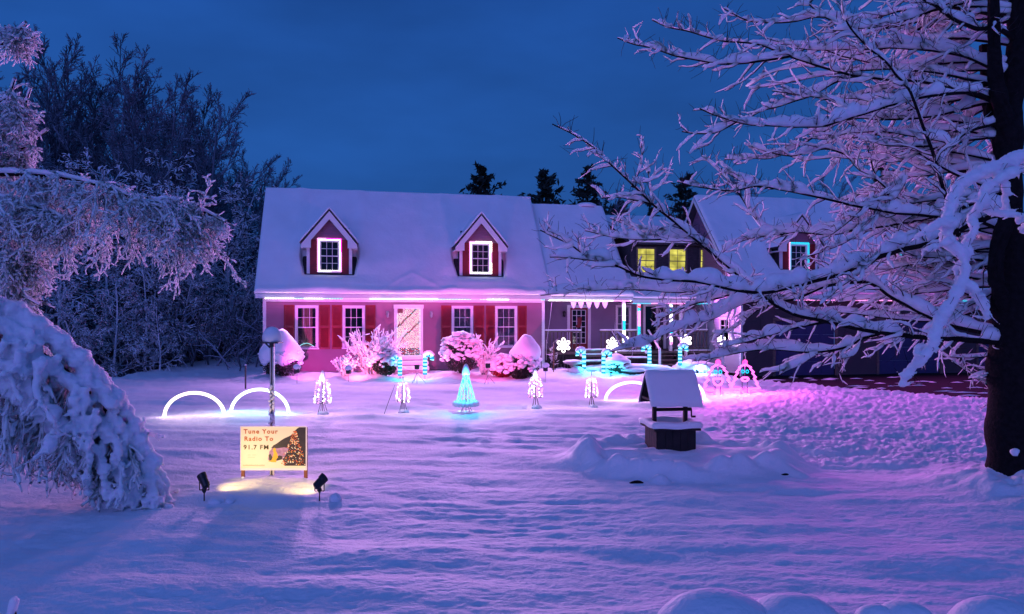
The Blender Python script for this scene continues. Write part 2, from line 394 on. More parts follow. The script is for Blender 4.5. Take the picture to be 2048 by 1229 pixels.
# ------------------------------------------------------------------ house frame: x along the front, y into the house
HX, HY, HA = -9.507, 28.5, R(12); ca, sa = math.cos(HA), math.sin(HA)
def Wx(px, v=0.):
    t = (px-1024)/F; return (t*(HY+ca*v)-HX+sa*v)/(ca-t*sa)
def Zh(py, wv, v=0.): return CH-(py-HZ)/F*(HY+sa*wv+ca*v)
def toworld(p): return (HX+ca*p[0]-sa*p[1], HY+sa*p[0]+ca*p[1], p[2])
def tolocal(p): x, y = p[0]-HX, p[1]-HY; return (ca*x+sa*y, -sa*x+ca*y, p[2])
house = thing('house', 'long snow roofed cape house with red shutters, two gabled dormers, porch and attached garage', 'house', (HX, HY, 0), HA)
SIDE = lambda x0: (lambda p: (x0+p[1], -p[0], p[2]))      # wall running along -y, seen from the left: local (a, d, z) -> (x0+d, -a, z)
def bld(mb, name, m, parent=None, xf=None, **k):
    if xf: mb.v = [xf(p) for p in mb.v]
    return mb.build(name, m, parent if parent is not None else house, **k)

def clap(x0, x1, z0, z1, y, openings=(), m='siding', xlim=None, xf=None, step=.115):
    mb = MB(); z = z0
    while z < z1-.01:
        zt = min(z+step, z1); zm = (z+zt)/2; a, b = (x0, x1) if xlim is None else xlim(zm)
        iv = [(a, b)] if b > a else []
        for ox0, ox1, oz0, oz1 in openings:
            if oz0 < zm < oz1:
                nv = []
                for p, q in iv:
                    if ox1 <= p or ox0 >= q: nv.append((p, q)); continue
                    if ox0 > p: nv.append((p, ox0))
                    if ox1 < q: nv.append((ox1, q))
                iv = nv
        for p, q in iv:
            mb.quadv((p, y-.036, z), (q, y-.036, z), (q, y-.004, zt), (p, y-.004, zt))
            mb.quadv((p, y+.02, z), (q, y+.02, z), (q, y-.036, z), (p, y-.036, z))
            mb.quadv((p, y+.03, zt), (q, y+.03, zt), (q, y+.03, z), (p, y+.03, z))
        z = zt
    return bld(mb, 'clapboard_siding', M[m], xf=xf, kind='stuff')

def window(x0, x1, z0, z1, y, xf=None, curtain=None, upper=(3, 2), lower=(3, 2), glow=None, cas=.075, trim='trim'):
    """double hung window; x0..z1 is the outside of the casing"""
    mb = MB(); f = y-.045
    mb.box((x0, f, z0), (x0+cas, y+.02, z1)); mb.box((x1-cas, f, z0), (x1, y+.02, z1))
    mb.box((x0+cas, f+.002, z1-cas), (x1-cas, y+.02, z1)); mb.box((x0-.03, f-.04, z0-.05), (x1+.03, y+.02, z0+.012))
    w_ = bld(mb, 'window', M[trim], xf=xf, bevel=.006)
    a, b, c, d = x0+cas, x1-cas, z0+.02, z1-cas; mid = (c+d)/2; s = .035
    for i, (p, q, yy, gr) in enumerate(((mid-.02, d, y-.022, upper), (c, mid+.02, y-.002, lower))):
        mb = MB(); mb.box((a, yy, p), (a+s, yy+.03, q)); mb.box((b-s, yy, p), (b, yy+.03, q))
        mb.box((a+s, yy+.001, p), (b-s, yy+.029, p+s)); mb.box((a+s, yy+.001, q-s), (b-s, yy+.029, q)); bld(mb, 'sash', M[trim], w_, xf)
        nx, nz = gr; mb = MB()
        for k in range(1, nx): X = a+s+(b-a-2*s)*k/nx; mb.box((X-.009, yy+.006, p+s), (X+.009, yy+.016, q-s))
        for k in range(1, nz): Z = p+s+(q-p-2*s)*k/nz; mb.box((a+s, yy+.007, Z-.009), (b-s, yy+.015, Z+.009))
        if mb.v: bld(mb, 'muntins', M[trim], w_, xf)
        mb = MB(); mb.box((a+s, yy+.018, p+s), (b-s, yy+.022, q-s)); bld(mb, 'pane', M['glass'] if not glow else M[glow], w_, xf)
    if curtain:
        for p0, p1, mt in curtain:
            mb = MB(); n = 22; u0 = a+(b-a)*p0; u1 = a+(b-a)*p1
            row = [(u0+(u1-u0)*k/n, y+.12+.018*math.sin(k*1.9)) for k in range(n+1)]
            for k in range(n):
                (xa, ya), (xb, yb) = row[k], row[k+1]; mb.quadv((xa, ya, c), (xb, yb, c), (xb, yb, d), (xa, ya, d))
            bld(mb, 'curtain', M[mt], w_, xf, smooth=True)
    return w_

def roof_snow(x0, x1, e, r, thick, maskf=None, nx=220, ns=110, edge=.16, endl=True, endr=True, seed=0):
    """snow sheet over a roof slope from eave e=(y,z) to ridge r=(y,z)"""
    X, S = np.meshgrid(np.linspace(x0-.03, x1+.03, nx), np.linspace(0, 1, ns)**1.0)
    ln = math.hypot(r[0]-e[0], r[1]-e[1]); ny, nz_ = -(r[1]-e[1])/ln, (r[0]-e[0])/ln
    d = S*ln; de = d.copy()+.015
    if endl: de = np.minimum(de, X-x0+.045)
    if endr: de = np.minimum(de, x1-X+.045)
    rd = np.sqrt(np.clip(1-(1-np.clip(de/edge, 0, 1))**2, 0, 1))
    T = thick*(1+.3*fbm(X*.7, d*.5, 60+seed, 3)+.05*fbm(X*4, d*2.5, 61+seed, 2))*rd-.012
    wav = .09*fbm(X*1.1, X*0+1, 71+seed, 3)*ss(.5, 0, d)
    if maskf is not None: T = maskf(X, d, T)
    y = e[0]+(r[0]-e[0])*S+ny*T; z = e[1]+(r[1]-e[1])*S+nz_*T+wav*rd
    y = y-.09*ss(.35, 0, d)*rd
    V = np.stack([X, y, z], -1)
    low = V[0].copy(); low[:, 2] = e[1]-.02; low[:, 1] = e[0]+.02
    V = np.concatenate([low[None], V], 0)
    nr, nc = V.shape[:2]; ii = np.arange(nr*nc).reshape(nr, nc)
    Q = np.stack([ii[:-1, :-1], ii[:-1, 1:], ii[1:, 1:], ii[1:, :-1]], -1).reshape(-1, 4)
    return npmesh('roof_snow', V.reshape(-1, 3), Q, M['roof_snow'], house, kind='stuff')

def roof(x0, x1, e, r, back, th=.14):
    """shingled slab, front and back slope"""
    mb = MB(); mb.prism([(e[0], e[1]-th), (e[0], e[1]-.004), (r[0], r[1]-.004), (back[0], back[1]), (back[0], back[1]-th), (r[0], r[1]-th*1.4)], 'x', x0, x1)
    return bld(mb, 'roof', M['shingle'])

# ---- main block
DEP = 7.2; E = (-.3, 3.16); RG = (3.45, 7.68); slope = (RG[1]-E[1])/(RG[0]-E[0]); W1 = Wx(1088)
fw = {}   # front windows: casing extents
wins = [(590, 637, 611, 696), (685, 730, 611, 695), (903, 946, 612, 697), (990, 1034, 612, 697)]
ops = []; rects = []
for a, b, c, d in wins:
    x0, x1 = Wx(a), Wx(b); xm = (x0+x1)/2; rects.append((x0, x1, 1.07, 2.72)); ops.append((x0+.05, x1-.05, 1.10, 2.69))
dx0, dx1 = Wx(788), Wx(846); ops.append((dx0+.08, dx1-.08, .62, 2.68))
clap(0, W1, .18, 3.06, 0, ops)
mb = MB(); mb.box((.0, .04, -.3), (W1, .25, .2)); bld(mb, 'foundation', M['concrete'])
for x0_, x1_ in ((-.02, .1), (W1-.1, W1+.02)): mb = MB(); mb.box((x0_, -.04, .17), (x1_, .05, 3.05)); bld(mb, 'corner_board', M['trim'])
# shell: side walls, back wall, floor, rooms behind the windows
mb = MB(); mb.box((.012, .26, -.2), (.15, DEP, 3.1)); mb.box((W1-.15, .26, -.2), (W1-.012, DEP, 3.1)); mb.box((.15, DEP-.15, -.2), (W1-.15, DEP, 3.1))
mb.prism([(.02, 3.1), (DEP-.02, 3.1), (3.45, 7.45)], 'x', .05, .17); mb.prism([(.02, 3.1), (DEP-.02, 3.1), (3.45, 7.45)], 'x', W1-.17, W1-.05); bld(mb, 'end_walls', M['siding'])
mb = MB(); mb.box((.16, .3, .45), (W1-.16, 2.2, .5)); mb.box((.16, 2.0, .5), (W1-.16, 2.1, 2.95)); mb.box((.16, .1, 2.86), (W1-.16, 2.2, 2.92)); bld(mb, 'room', M['interior'])
cur = [[(0, .28, 'interior'), (.22, .78, 'curtain'), (.76, 1, 'interior')], [(0, .3, 'interior'), (.25, .75, 'interior')], [(.0, .32, 'lace'), (.36, .66, 'lace'), (.7, 1, 'lace')], [(.0, .32, 'lace'), (.36, .66, 'lace'), (.7, 1, 'lace')]]
for i, r_ in enumerate(rects): window(*r_, 0, curtain=cur[i], lower=(3, 2) if i in (1, 3) else (1, 1))
for a, b in ((568, 589), (638.5, 660), (663.5, 684), (731, 751), (882, 902), (947.5, 968), (971.5, 989), (1035.5, 1053)):
    x0, x1 = Wx(a), Wx(b); mb = MB(); z0, z1 = 1.02, 2.74
    mb.box((x0, -.06, z0), (x0+.05, -.028, z1)); mb.box((x1-.05, -.06, z0), (x1, -.028, z1))
    for zz in (z0, (z0+z1)/2-.03, z1-.07): mb.box((x0+.05, -.059, zz), (x1-.05, -.029, zz+.07))
    z = z0+.07
    while z < z1-.1:
        if not ((z0+z1)/2-.07 < z < (z0+z1)/2+.05):
            mb.quadv((x0+.05, -.056, z), (x1-.05, -.056, z), (x1-.05, -.036, z+.045), (x0+.05, -.036, z+.045))
        z += .045
    mb.box((x0+.05, -.036, z0+.02), (x1-.05, -.03, z1-.02)); bld(mb, 'shutter', M['shutter'])
# door with casing and steps
mb = MB(); mb.box((dx0, -.06, .6), (dx0+.14, .02, 2.72)); mb.box((dx1-.14, -.06, .6), (dx1, .02, 2.72)); mb.box((dx0-.02, -.07, 2.6), (dx1+.02, .02, 2.76))
dc = bld(mb, 'door_frame', M['trim'], bevel=.008)
mb = MB(); mb.box((dx0+.14, -.01, .62), (dx1-.14, .04, 2.6)); dd = bld(mb, 'door', M['shutter'])
mb = MB()
for z0, z1 in ((.75, 1.25), (1.4, 2.45)):
    for x0, x1 in ((dx0+.2, (dx0+dx1)/2-.04), ((dx0+dx1)/2+.04, dx1-.2)): mb.box((x0, -.022, z0), (x1, -.012, z1))
bld(mb, 'door_panels', M['shutter'], dd, bevel=.01)
mb = MB(); mb.lathe([(.01, -.03), (.028, -.015), (.028, .015), (.01, .03)], (dx1-.2, -.05, 1.5), 10); bld(mb, 'door_knob', M['galv'], dd)
mb = MB(); xs0, xs1 = dx0-.08, dx1+.1
for k, z in enumerate((.6, .42, .24)): mb.box((xs0-.0*k, -.75-.3*k, -.2), (xs1, -.05-.3*k if k else -.06, z)) if k == 0 else mb.box((xs0, -.75-.3*k, -.2), (xs1, -.752-.3*(k-1), z))
bld(mb, 'front_steps', M['concrete'], bevel=.02)
mb = MB()
for k, z in enumerate((.6, .42, .24)):
    y1 = -.08 if k == 0 else -.76-.3*(k-1); y0 = -.79-.3*k
    mb.box((xs0-.02, y0, z+.002), (xs1+.02, y1, z+.155))
sn = bld(mb, 'step_snow', M['roof_snow'], kind='stuff', bevel=.045)
# wall sconces
for px in (775, 862):
    x = Wx(px); mb = MB(); mb.box((x-.05, -.05, 2.3), (x+.05, -.025, 2.5)); mb.beam((x, -.04, 2.45), (x, -.15, 2.42), .02); mb.lathe([(.02, .1), (.06, .06), (.05, -.08), (.02, -.12)], (x, -.15, 2.36), 8)
    bld(mb, 'wall_sconce', M['galv'])
# roof, fascia, gutter, frieze
roof(-.27, W1+.22, E, RG, (DEP+.3, 3.16))
mb = MB(); mb.box((-.27, -.325, 2.98), (W1+.22, -.302, 3.15)); mb.box((-.27, -.30, 2.985), (W1+.22, -.03, 3.0)); bld(mb, 'fascia', M['trim'])
mb = MB(); mb.box((.1, -.05, 2.86), (W1-.1, -.028, 2.983)); bld(mb, 'frieze_board', M['trim'])

def dormer(xc, hw=.86, v0=.42, zb=3.7, ze=5.46, zp=6.50, trim='trim', E=E, slope=slope):
    """gabled dormer: wall, boards, roof, snow"""
    wx0, wx1 = xc-.43, xc+.43; wz0, wz1 = 4.07, 5.34
    ov = .26; out = hw+.24
    gx = lambda z: (xc-hw, xc+hw) if z < ze else (xc-hw*(zp-.12-z)/(zp-.12-ze)*1.0, xc+hw*(zp-.12-z)/(zp-.12-ze)*1.0)
    clap(xc-hw, xc+hw, zb, zp-.2, v0, [(wx0+.05, wx1-.05, wz0, wz1-.04)], xlim=gx, step=.1)
    mb = MB(); yb = lambda z: (z-E[1])/slope+E[0]
    for s in (-1, 1):
        x = xc+s*(hw-.014)
        mb.box((min(x, x-s*.09), v0+.04, zb-.1), (max(x, x-s*.09), 2.0, ze))
    mb.box((xc-hw+.1, v0+.5, zb), (xc+hw-.1, v0+.54, ze+.4)); bld(mb, 'dormer_cheeks', M['shingle'])
    for s in (-1, 1): mb = MB(); mb.box((min(xc+s*(hw+.01), xc+s*(hw-.11)), v0-.045, zb+.02), (max(xc+s*(hw+.01), xc+s*(hw-.11)), v0+.03, ze+.02)); bld(mb, 'dormer_corner_board', M[trim])
    # roof slabs and rake boards
    k = (zp-ze)/hw; zo = ze-k*.24; yend = yb(zp)
    mb = MB(); mb.prism([(xc-out, zo), (xc, zp), (xc+out, zo), (xc+out, zo-.06), (xc, zp-.08), (xc-out, zo-.06)], 'y', v0-ov, yend); bld(mb, 'dormer_roof', M['shingle'])
    mb = MB(); mb.prism([(xc-out+.03, zo-.065), (xc, zp-.085), (xc+out-.03, zo-.065), (xc+out-.03, zo-.20), (xc+hw-.16, zo-.20), (xc+hw-.16, zo+.10), (xc, zp-.40), (xc-hw+.16, zo+.10), (xc-hw+.16, zo-.20), (xc-out+.03, zo-.20)], 'y', v0-ov-.02, v0-ov+.03)
    bld(mb, 'rake_boards', M[trim])
    for s in (-1, 1): mb = MB(); mb.box((min(xc+s*out*.985, xc+s*(hw-.0)), v0-ov+.032, zo-.20), (max(xc+s*out*.985, xc+s*(hw-.0)), yb(zo)-.0, zo-.17)); bld(mb, 'dormer_soffit', M[trim])
    # snow on the dormer roof: rounded lip at the front edge
    n = 26; rows = []
    for yy, f in ((v0-ov-.03, .0), (v0-ov-.05, .55), (v0-ov-.02, .85), (v0-ov+.05, 1), (v0+.4, 1.15), (1.2, 1.2), (yend+.3, 1.25)):
        row = []
        for i in range(n+1):
            u = -1+2*i/n; au = abs(u); x = xc+u*(out+.03); zz = zp-(zp-zo)*au; t = .085*f*math.sqrt(max(0, 1-max(0, (au-.9)/.1)**2))
            row.append((x+.3*t*np.sign(u), yy, zz+t+.015*math.sin(u*9+xc)*f+(0.02*(1-au)**2)))
        rows.append(row)
    V = np.array(rows); low = V[:, :1]*1; ii = np.arange(V.shape[0]*V.shape[1]).reshape(V.shape[:2])
    Q = np.stack([ii[:-1, :-1], ii[:-1, 1:], ii[1:, 1:], ii[1:, :-1]], -1).reshape(-1, 4)
    npmesh('dormer_snow', V.reshape(-1, 3), Q, M['roof_snow'], house, kind='stuff')
    for s in (-1, 1):
        a_, b_ = sorted((xc+s*.445, xc+s*(hw-.115))); mb = MB(); mb.box((a_, v0-.05, wz0-.25), (b_, v0-.03, wz1-.02)); mb.box((a_, v0-.058, wz0-.25), (a_+.03, v0-.05, wz1-.02)); mb.box((b_-.03, v0-.058, wz0-.25), (b_, v0-.05, wz1-.02)); bld(mb, 'shutter', M['shutter'])
    window(wx0, wx1, wz0, wz1, v0, curtain=[(0, 1, 'interior')])
    return wx0, wx1, wz0, wz1
D1, D2 = Wx(659, .4), Wx(961, .4)
def dmask(cs, v0=.42, hw=.86, E=E, slope=slope):
    ze_b, zk_b = 2.2, 1.0
    def f(X, d, T):
        c = math.sqrt(1+slope*slope)
        y = E[0]+d/c; m = np.ones_like(T); add = 0
        for xc in cs:
            ax = np.abs(X-xc)
            # bare patch beneath the dormer eaves, narrowing downhill, and the footprint itself
            wd = hw+.27-.10*ss(v0+.5, v0-.1, y)
            yv = v0+(ze_b-ax*zk_b)*1.0
            bare = ss(wd+.05, wd-.1, ax)*ss(v0-.28, v0-.02, y)*ss(v0+.95, v0+.45, y)
            m = m*(1-bare)
            add = add+.16*np.exp(-((ax-.0)/1.35)**2)*ss(v0-.1, v0-.5, y)*ss(v0-1.3, v0-.55, y)+.05*np.exp(-((ax-1.25)/.3)**2)*ss(v0-.4, v0+.2, y)
        return T*m+add*m-.03*(1-m)
    return f
def mainmask(X, d, T):
    T = dmask([D1, D2])(X, d, T)
    xm = (D1+D2)/2+.2; ridge = (1.0-np.abs(X-xm)*.75)          # faint tent-shaped fold above the door
    return T+.018*np.exp(-((d-ridge*1.0-.05)/.13)**2)*ss(1.45, .9, np.abs(X-xm))
roof_snow(-.27, W1+.22, E, RG, .16, mainmask, nx=380, ns=190)
mb = MB(); mb.prism([(E[0]+DEP+.6, 3.2), (RG[0], RG[1]+.0), (RG[0]-.12, RG[1]+.08), (RG[0], RG[1]+.135), (RG[0]+.25, RG[1]+.0), (E[0]+DEP+.75, 3.3)], 'x', -.29, W1+.24); bld(mb, 'back_snow', M['roof_snow'], kind='stuff')
d1 = dormer(D1); d2 = dormer(D2)

# ---- porch link, first part
LA, LB = W1+.02, 14.85; E1 = (-.3, 3.12); R1_ = (3.7, 7.42); PV = 1.5
roof(W1+.24, LB, E1, R1_, (7.5, 3.1)); roof_snow(W1+.24, LB, E1, R1_, .16, None, nx=120, ns=110, endl=False, seed=3)
mb = MB(); mb.box((W1+.22, -.325, 2.95), (LB, -.302, 3.1)); mb.box((W1+.02, -.3, 2.94), (LB, PV+.1, 2.96)); bld(mb, 'porch_fascia', M['trim'])
mb = MB(); mb.prism([(-.1, 3.1), (7.3, 3.1), (3.7, 7.2)], 'x', LB-.2, LB-.08); bld(mb, 'link_gable', M['siding'])
cx = LB-.75; mb = MB(); mb.box((cx-.3, 3.5, 6.9), (cx+.3, 4.1, 7.48)); bld(mb, 'chimney', M['siding'])
mb = MB(); mb.lathe([(.46, 0), (.5, .06), (.46, .14), (.3, .2), (.05, .22)], (cx, 3.8, 7.45), 14); bld(mb, 'chimney_snow', M['roof_snow'], smooth=True, kind='stuff')
# porch wall
g0, g1 = Wx(1134, PV), Wx(1181, PV); h0, h1 = Wx(1231, PV), Wx(1262, PV); k0, k1 = Wx(1286, PV), Wx(1331, PV); q0, q1 = Wx(1344, PV), Wx(1370, PV)
LD = 18.5
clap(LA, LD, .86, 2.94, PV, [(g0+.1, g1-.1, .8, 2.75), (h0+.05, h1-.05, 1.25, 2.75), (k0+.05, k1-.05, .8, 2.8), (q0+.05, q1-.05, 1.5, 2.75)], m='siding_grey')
mb = MB(); mb.box((LA, PV+.05, -.2), (LD, PV+.2, .86)); mb.box((LA+.1, PV+.3, .8), (LD-.1, PV+1.6, .84)); mb.box((LA+.1, PV+1.5, .84), (LD-.1, PV+1.6, 2.9)); mb.box((LA+.1, PV+.12, 2.8), (LD-.1, PV+1.6, 2.85)); bld(mb, 'room', M['interior'])
mb = MB(); mb.box((g0, PV-.05, .86), (g0+.13, PV+.02, 2.8)); mb.box((g1-.13, PV-.05, .86), (g1, PV+.02, 2.8)); mb.box((g0+.13, PV-.051, 2.68), (g1-.13, PV+.02, 2.8)); bld(mb, 'door_frame', M['trim'])
mb = MB(); a, b = g0+.13, g1-.13; mb.box((a, PV-.01, .88), (a+.1, PV+.03, 2.68)); mb.box((b-.1, PV-.01, .88), (b, PV+.03, 2.68)); mb.box((a+.1, PV-.01, 2.58), (b-.1, PV+.03, 2.68)); mb.box((a+.1, PV-.01, .88), (b-.1, PV+.03, 1.12))
pd = bld(mb, 'porch_door', M['shutter'])
mb = MB(); a += .1; b -= .1
for k in range(4): X = a+(b-a)*k/3; mb.box((X-.014, PV-.03, 1.12), (X+.014, PV-.012, 2.58))
for k in range(7): Z = 1.12+1.46*k/6; mb.box((a, PV-.029, Z-.012), (b, PV-.013, Z+.012))
bld(mb, 'muntins', M['trim'], pd)
mb = MB(); mb.box((a, PV, 1.12), (b, PV+.006, 2.58)); bld(mb, 'pane', M['glass'], pd)
window(h0, h1, 1.2, 2.8, PV, upper=(2, 2), lower=(1, 1), curtain=[(0, 1, 'lace')]); window(q0, q1, 1.45, 2.8, PV, upper=(1, 1), lower=(1, 1), curtain=[(.1, .9, 'curtain')])
mb = MB(); km = (k0+k1)/2+.08
for x in (k0, km, k1-.1): mb.box((x, PV-.05, .86), (x+.1, PV+.02, 2.85))
mb.box((k0+.1, PV-.049, 2.75), (k1-.1, PV+.02, 2.85)); bld(mb, 'door_frame', M['trim'])
for x0, x1 in ((k0+.1, km), (km+.1, k1-.1)):
    mb = MB(); mb.box((x0, PV, .88), (x1, PV+.01, 2.75)); bld(mb, 'pane', M['glass'])
x = Wx(1127, PV); mb = MB(); mb.box((x-.05, PV-.06, 2.3), (x+.05, PV-.03, 2.52)); mb.lathe([(.03, .12), (.08, .06), (.06, -.1), (.02, -.14)], (x, PV-.14, 2.42), 8); bld(mb, 'wall_sconce', M['black'])
# deck, steps, posts, railings
mb = MB(); mb.box((LA, -.12, .72), (LD-.02, PV+.03, .82)); bld(mb, 'porch_deck', M['weathered'])
mb = MB(); n = int((LD-LA)/.14)
for i in range(n):
    X = LA+i*.14
    if 15.62 < X+.07 < 16.8: continue
    mb.box((X, -.1, -.15), (X+.12, -.07, .72))
bld(mb, 'deck_skirt', M['dark_wood'], kind='stuff')
for k in range(4):
    mb = MB(); mb.box((15.66, -.42-.28*k, .62-.18*k), (16.76, -.125-.28*k, .66-.18*k)); mb.box((15.68, -.16-.28*k, .46-.18*k), (16.74, -.13-.28*k, .618-.18*k)); st = bld(mb, 'step', M['weathered'])
for x in (15.62, 16.78):
    mb = MB(); mb.prism([(-.13, .7), (-1.3, -.05), (-1.5, -.2), (-.13, -.2)], 'x', x-.02, x+.02); bld(mb, 'stair_stringer', M['dark_wood'])
    mb = MB(); mb.beam((x, -.1, 1.72), (x, -1.3, .95), .07, .05); mb.beam((x, -1.3, .98), (x, -1.3, -.1), .08); bld(mb, 'stair_rail', M['trim'])
posts = [Wx(1247), Wx(1277), Wx(1341)]
for x in posts+[LD-.06-1.3]:
    mb = MB(); mb.box((x-.06, -.06, .82), (x+.06, .06, 2.94)); bld(mb, 'porch_post', M['trim'])
def railing(x0, x1, y=0.0, z=.82):
    mb = MB(); mb.box((x0, y-.04, z+.82), (x1, y+.04, z+.88)); mb.box((x0, y-.025, z+.08), (x1, y+.025, z+.13)); rl = bld(mb, 'porch_railing', M['weathered'])
    n = int((x1-x0)/.15)
    for i in range(n):
        X = x0+.05+(x1-x0-.1)*i/max(1, n-1); m2 = MB(); m2.box((X-.02, y-.019, z+.13), (X+.02, y+.019, z+.82)); bld(m2, 'baluster', M['weathered'], rl)
    mb = MB(); mb.box((x0-.01, y-.05, z+.882), (x1+.01, y+.05, z+.94)); bld(mb, 'rail_snow', M['roof_snow'], rl, kind='stuff', bevel=.025)
railing(LA+.03, Wx(1162)); railing(Wx(1200), posts[0]-.06); railing(posts[0]+.07, posts[1]-.07); railing(posts[2]+.2, LD-.1)
mb = MB(); mb.box((posts[2]+.15, -.2, .825), (LD-.05, -.02, .875)); bld(mb, 'deck_snow', M['roof_snow'], kind='stuff', bevel=.02)
# ---- second link with long shed dormer and lit windows
E2 = (-.3, 3.06); R2_ = (4.75, 7.05); sl2 = (R2_[1]-E2[1])/(R2_[0]-E2[0])
roof(LB+.0, LD, E2, R2_, (9, 3.1))
SV = .8; s0, s1 = Wx(1262, SV), LD
roof_snow(LB+.02, LD, E2, (SV+.25, E2[1]+sl2*(SV+.25-E2[0])), .13, None, nx=60, ns=30, endl=False, endr=False, seed=5)
roof_snow(LB+.02, s0-.2, E2, R2_, .14, None, nx=20, ns=60, endl=False, endr=False, seed=9)
wy = [(1272, 1312), (1336, 1374), (1398, 1426)]; so_ = [(Wx(a, SV)+.05, Wx(b, SV)-.05, 4.22, 5.3) for a, b in wy]
clap(s0, s1, 3.9, 5.42, SV, so_, m='shingle')
for i, (a, b) in enumerate(wy): window(Wx(a, SV), Wx(b, SV), 4.18, 5.34, SV, glow='lit_room', upper=(2, 2), lower=(2, 2), cas=.05, trim='weathered')
mb = MB(); mb.prism([(SV-.25, 5.42), (SV-.25, 5.52), (4.7, 7.12), (4.7, 7.0)], 'x', s0-.15, s1+.1); mb.box((s0, SV+.04, 3.6), (s0+.08, 3.5, 5.6)); bld(mb, 'shed_dormer', M['shingle'])
roof_snow(s0-.15, s1+.1, (SV-.25, 5.53), (4.7, 7.13), .15, None, nx=80, ns=60, endr=False, seed=6)
mb = MB(); mb.box((LB, -.325, 2.86), (LD, -.302, 3.02)); mb.box((LB, -.3, 2.85), (LD, PV+.1, 2.87)); bld(mb, 'porch_fascia', M['trim'])
# ---- garage
GV = -2.67; GA, GB = LD, 33.5; E3 = (GV-.3, 3.2); R3_ = (1.05, 7.62); sl3 = (R3_[1]-E3[1])/(R3_[0]-E3[0])
roof(GA-.25, GB+.2, E3, R3_, (5.1, 3.2))
GD = [Wx(1600, GV+.6), Wx(1820, GV+.6), Wx(1820, GV+.6)+5.25]
roof_snow(GA-.25, GB+.2, E3, R3_, .16, dmask(GD, v0=GV+.72, E=E3, slope=sl3), nx=420, ns=120, seed=7)
mb = MB(); mb.prism([(GV, 3.2), (4.8, 3.2), (1.05, 7.4)], 'x', GA+.06, GA+.2); bld(mb, 'end_walls', M['siding'])
clap(-4.8, -GV, 3.1, 7.35, 0, xlim=lambda z: (-(4.8-(z-3.1)*.89), -GV-(z-3.1)*.86), xf=SIDE(GA+.06), m='siding')
mb = MB(); mb.prism([(E3[0], E3[1]-.02), (1.05, 7.63), (5.1, 3.15), (5.1, 3.0), (1.05, 7.42), (E3[0], E3[1]-.2)], 'x', GA-.275, GA-.252); bld(mb, 'rake_boards', M['trim'])
mb = MB(); mb.box((GA-.25, E3[0]-.025, 2.98), (GB+.2, E3[0]-.002, 3.19)); mb.box((GA-.25, E3[0], 2.97), (GB+.2, GV-.03, 2.985)); bld(mb, 'fascia', M['trim'])
for xc in GD: dormer(xc, v0=GV+.72, E=E3, slope=sl3)
gd = [(Wx(1550, GV), Wx(1670, GV)), (Wx(1757, GV), Wx(1880, GV))]; gd.append((gd[1][1]+1.9, gd[1][1]+4.7))
clap(GA+.01, GB, -.1, 2.98, GV, [(a, b, -.2, 2.12) for a, b in gd], m='siding_shaded')
for a, b in gd:
    mb = MB(); mb.box((a-.1, GV-.05, -.12), (a, GV+.02, 2.12)); mb.box((b, GV-.05, -.12), (b+.1, GV+.02, 2.12)); mb.box((a-.1, GV-.051, 2.12), (b+.1, GV+.02, 2.24)); fr = bld(mb, 'garage_door_frame', M['weathered'])
    for r_ in range(4):
        for c_ in range(4):
            x0 = a+(b-a)*c_/4; x1 = a+(b-a)*(c_+1)/4; z0 = -.1+.55*r_; mb = MB(); mb.box((x0, GV+.06, z0), (x1-.004, GV+.1, z0+.546)); mb.box((x0+.08, GV+.045, z0+.1), (x1-.08, GV+.06, z0+.45)); bld(mb, 'door_panel', M['garage_door'], fr)
swin = (.91, 1.78, 1.12, 2.26)
clap(-PV, -GV-.01, .0, 3.1, 0, [(.96, 1.73, 1.15, 2.24)], m='siding_pale', xf=SIDE(GA))
window(*swin, 0, xf=SIDE(GA), curtain=[(0, 1, 'interior')], upper=(2, 2), lower=(1, 1))
mb = MB(); mb.box((GA-.03, GV-.035, -.1), (GA+.06, GV+.06, 3.0)); bld(mb, 'corner_board', M['trim'])
mb = MB(); mb.box((GA+.2, GV+.5, -.2), (GA+.9, 1.3, 3.0)); bld(mb, 'room', M['interior'])
# downspout and loose cable at the main corner
mb = MB(); mb.tube([(W1+.3, -.12, 2.9), (W1+.22, -.14, 2.2), (W1+.06, -.16, 1.2), (W1+.04, -.2, .5)], .008, 5); tag(bld(mb, 'hanging_cable', M['trim'], smooth=True))

# ------------------------------------------------------------------ lights on the house
def strip(name, label, pts, cols, sp=.06, r=.029, group='light strips on the house', seed=1, run=(5, 18)):
    """row of LED beads on a cable along world points"""
    rr = random.Random(seed); t = thing(name, label, 'light strip', pts[0], 0, group); o = Vector(pts[0])
    mb = MB(); mb.tube([Vector(p)-o for p in pts], .008, 4); mb.build('cable', M['black'], t)
    mb = MB(); left = 0
    for a, b in zip(pts[:-1], pts[1:]):
        a = Vector(a)-o; b = Vector(b)-o; n = max(1, int((b-a).length/sp))
        for i in range(n):
            if left <= 0: mb.cur = rr.choices(range(len(cols)), [c[1] for c in cols])[0]; left = rr.randint(*run)
            left -= 1; p = a.lerp(b, (i+.5)/n); mb.octa(tuple(p), r)
    mb.build('led_beads', [M[c[0]] for c in cols], t, kind='stuff')
    return t
def area_strip(parent, a, b, col, power, down=(0, -.5, -1), width=.012, spread=180):
    """area light as long as the strip, for its own glow and for added washes"""
    a = Vector(a); b = Vector(b); m = (a+b)/2; l = bpy.data.lights.new('strip_light', 'AREA'); l.shape = 'RECTANGLE'; l.size = (b-a).length; l.size_y = width
    l.energy = power; l.color = col; l.spread = R(spread); o = link(bpy.data.objects.new('strip_light', l), parent)
    x = (b-a).normalized(); z = -(Vector(down)-x*Vector(down).dot(x)).normalized(); y = z.cross(x)
    mt = Matrix((x, y, z)).transposed().to_4x4(); mt.translation = m-Vector(parent.location); o.matrix_local = mt
    return o
T = lambda x, y, z: toworld((x, y, z))
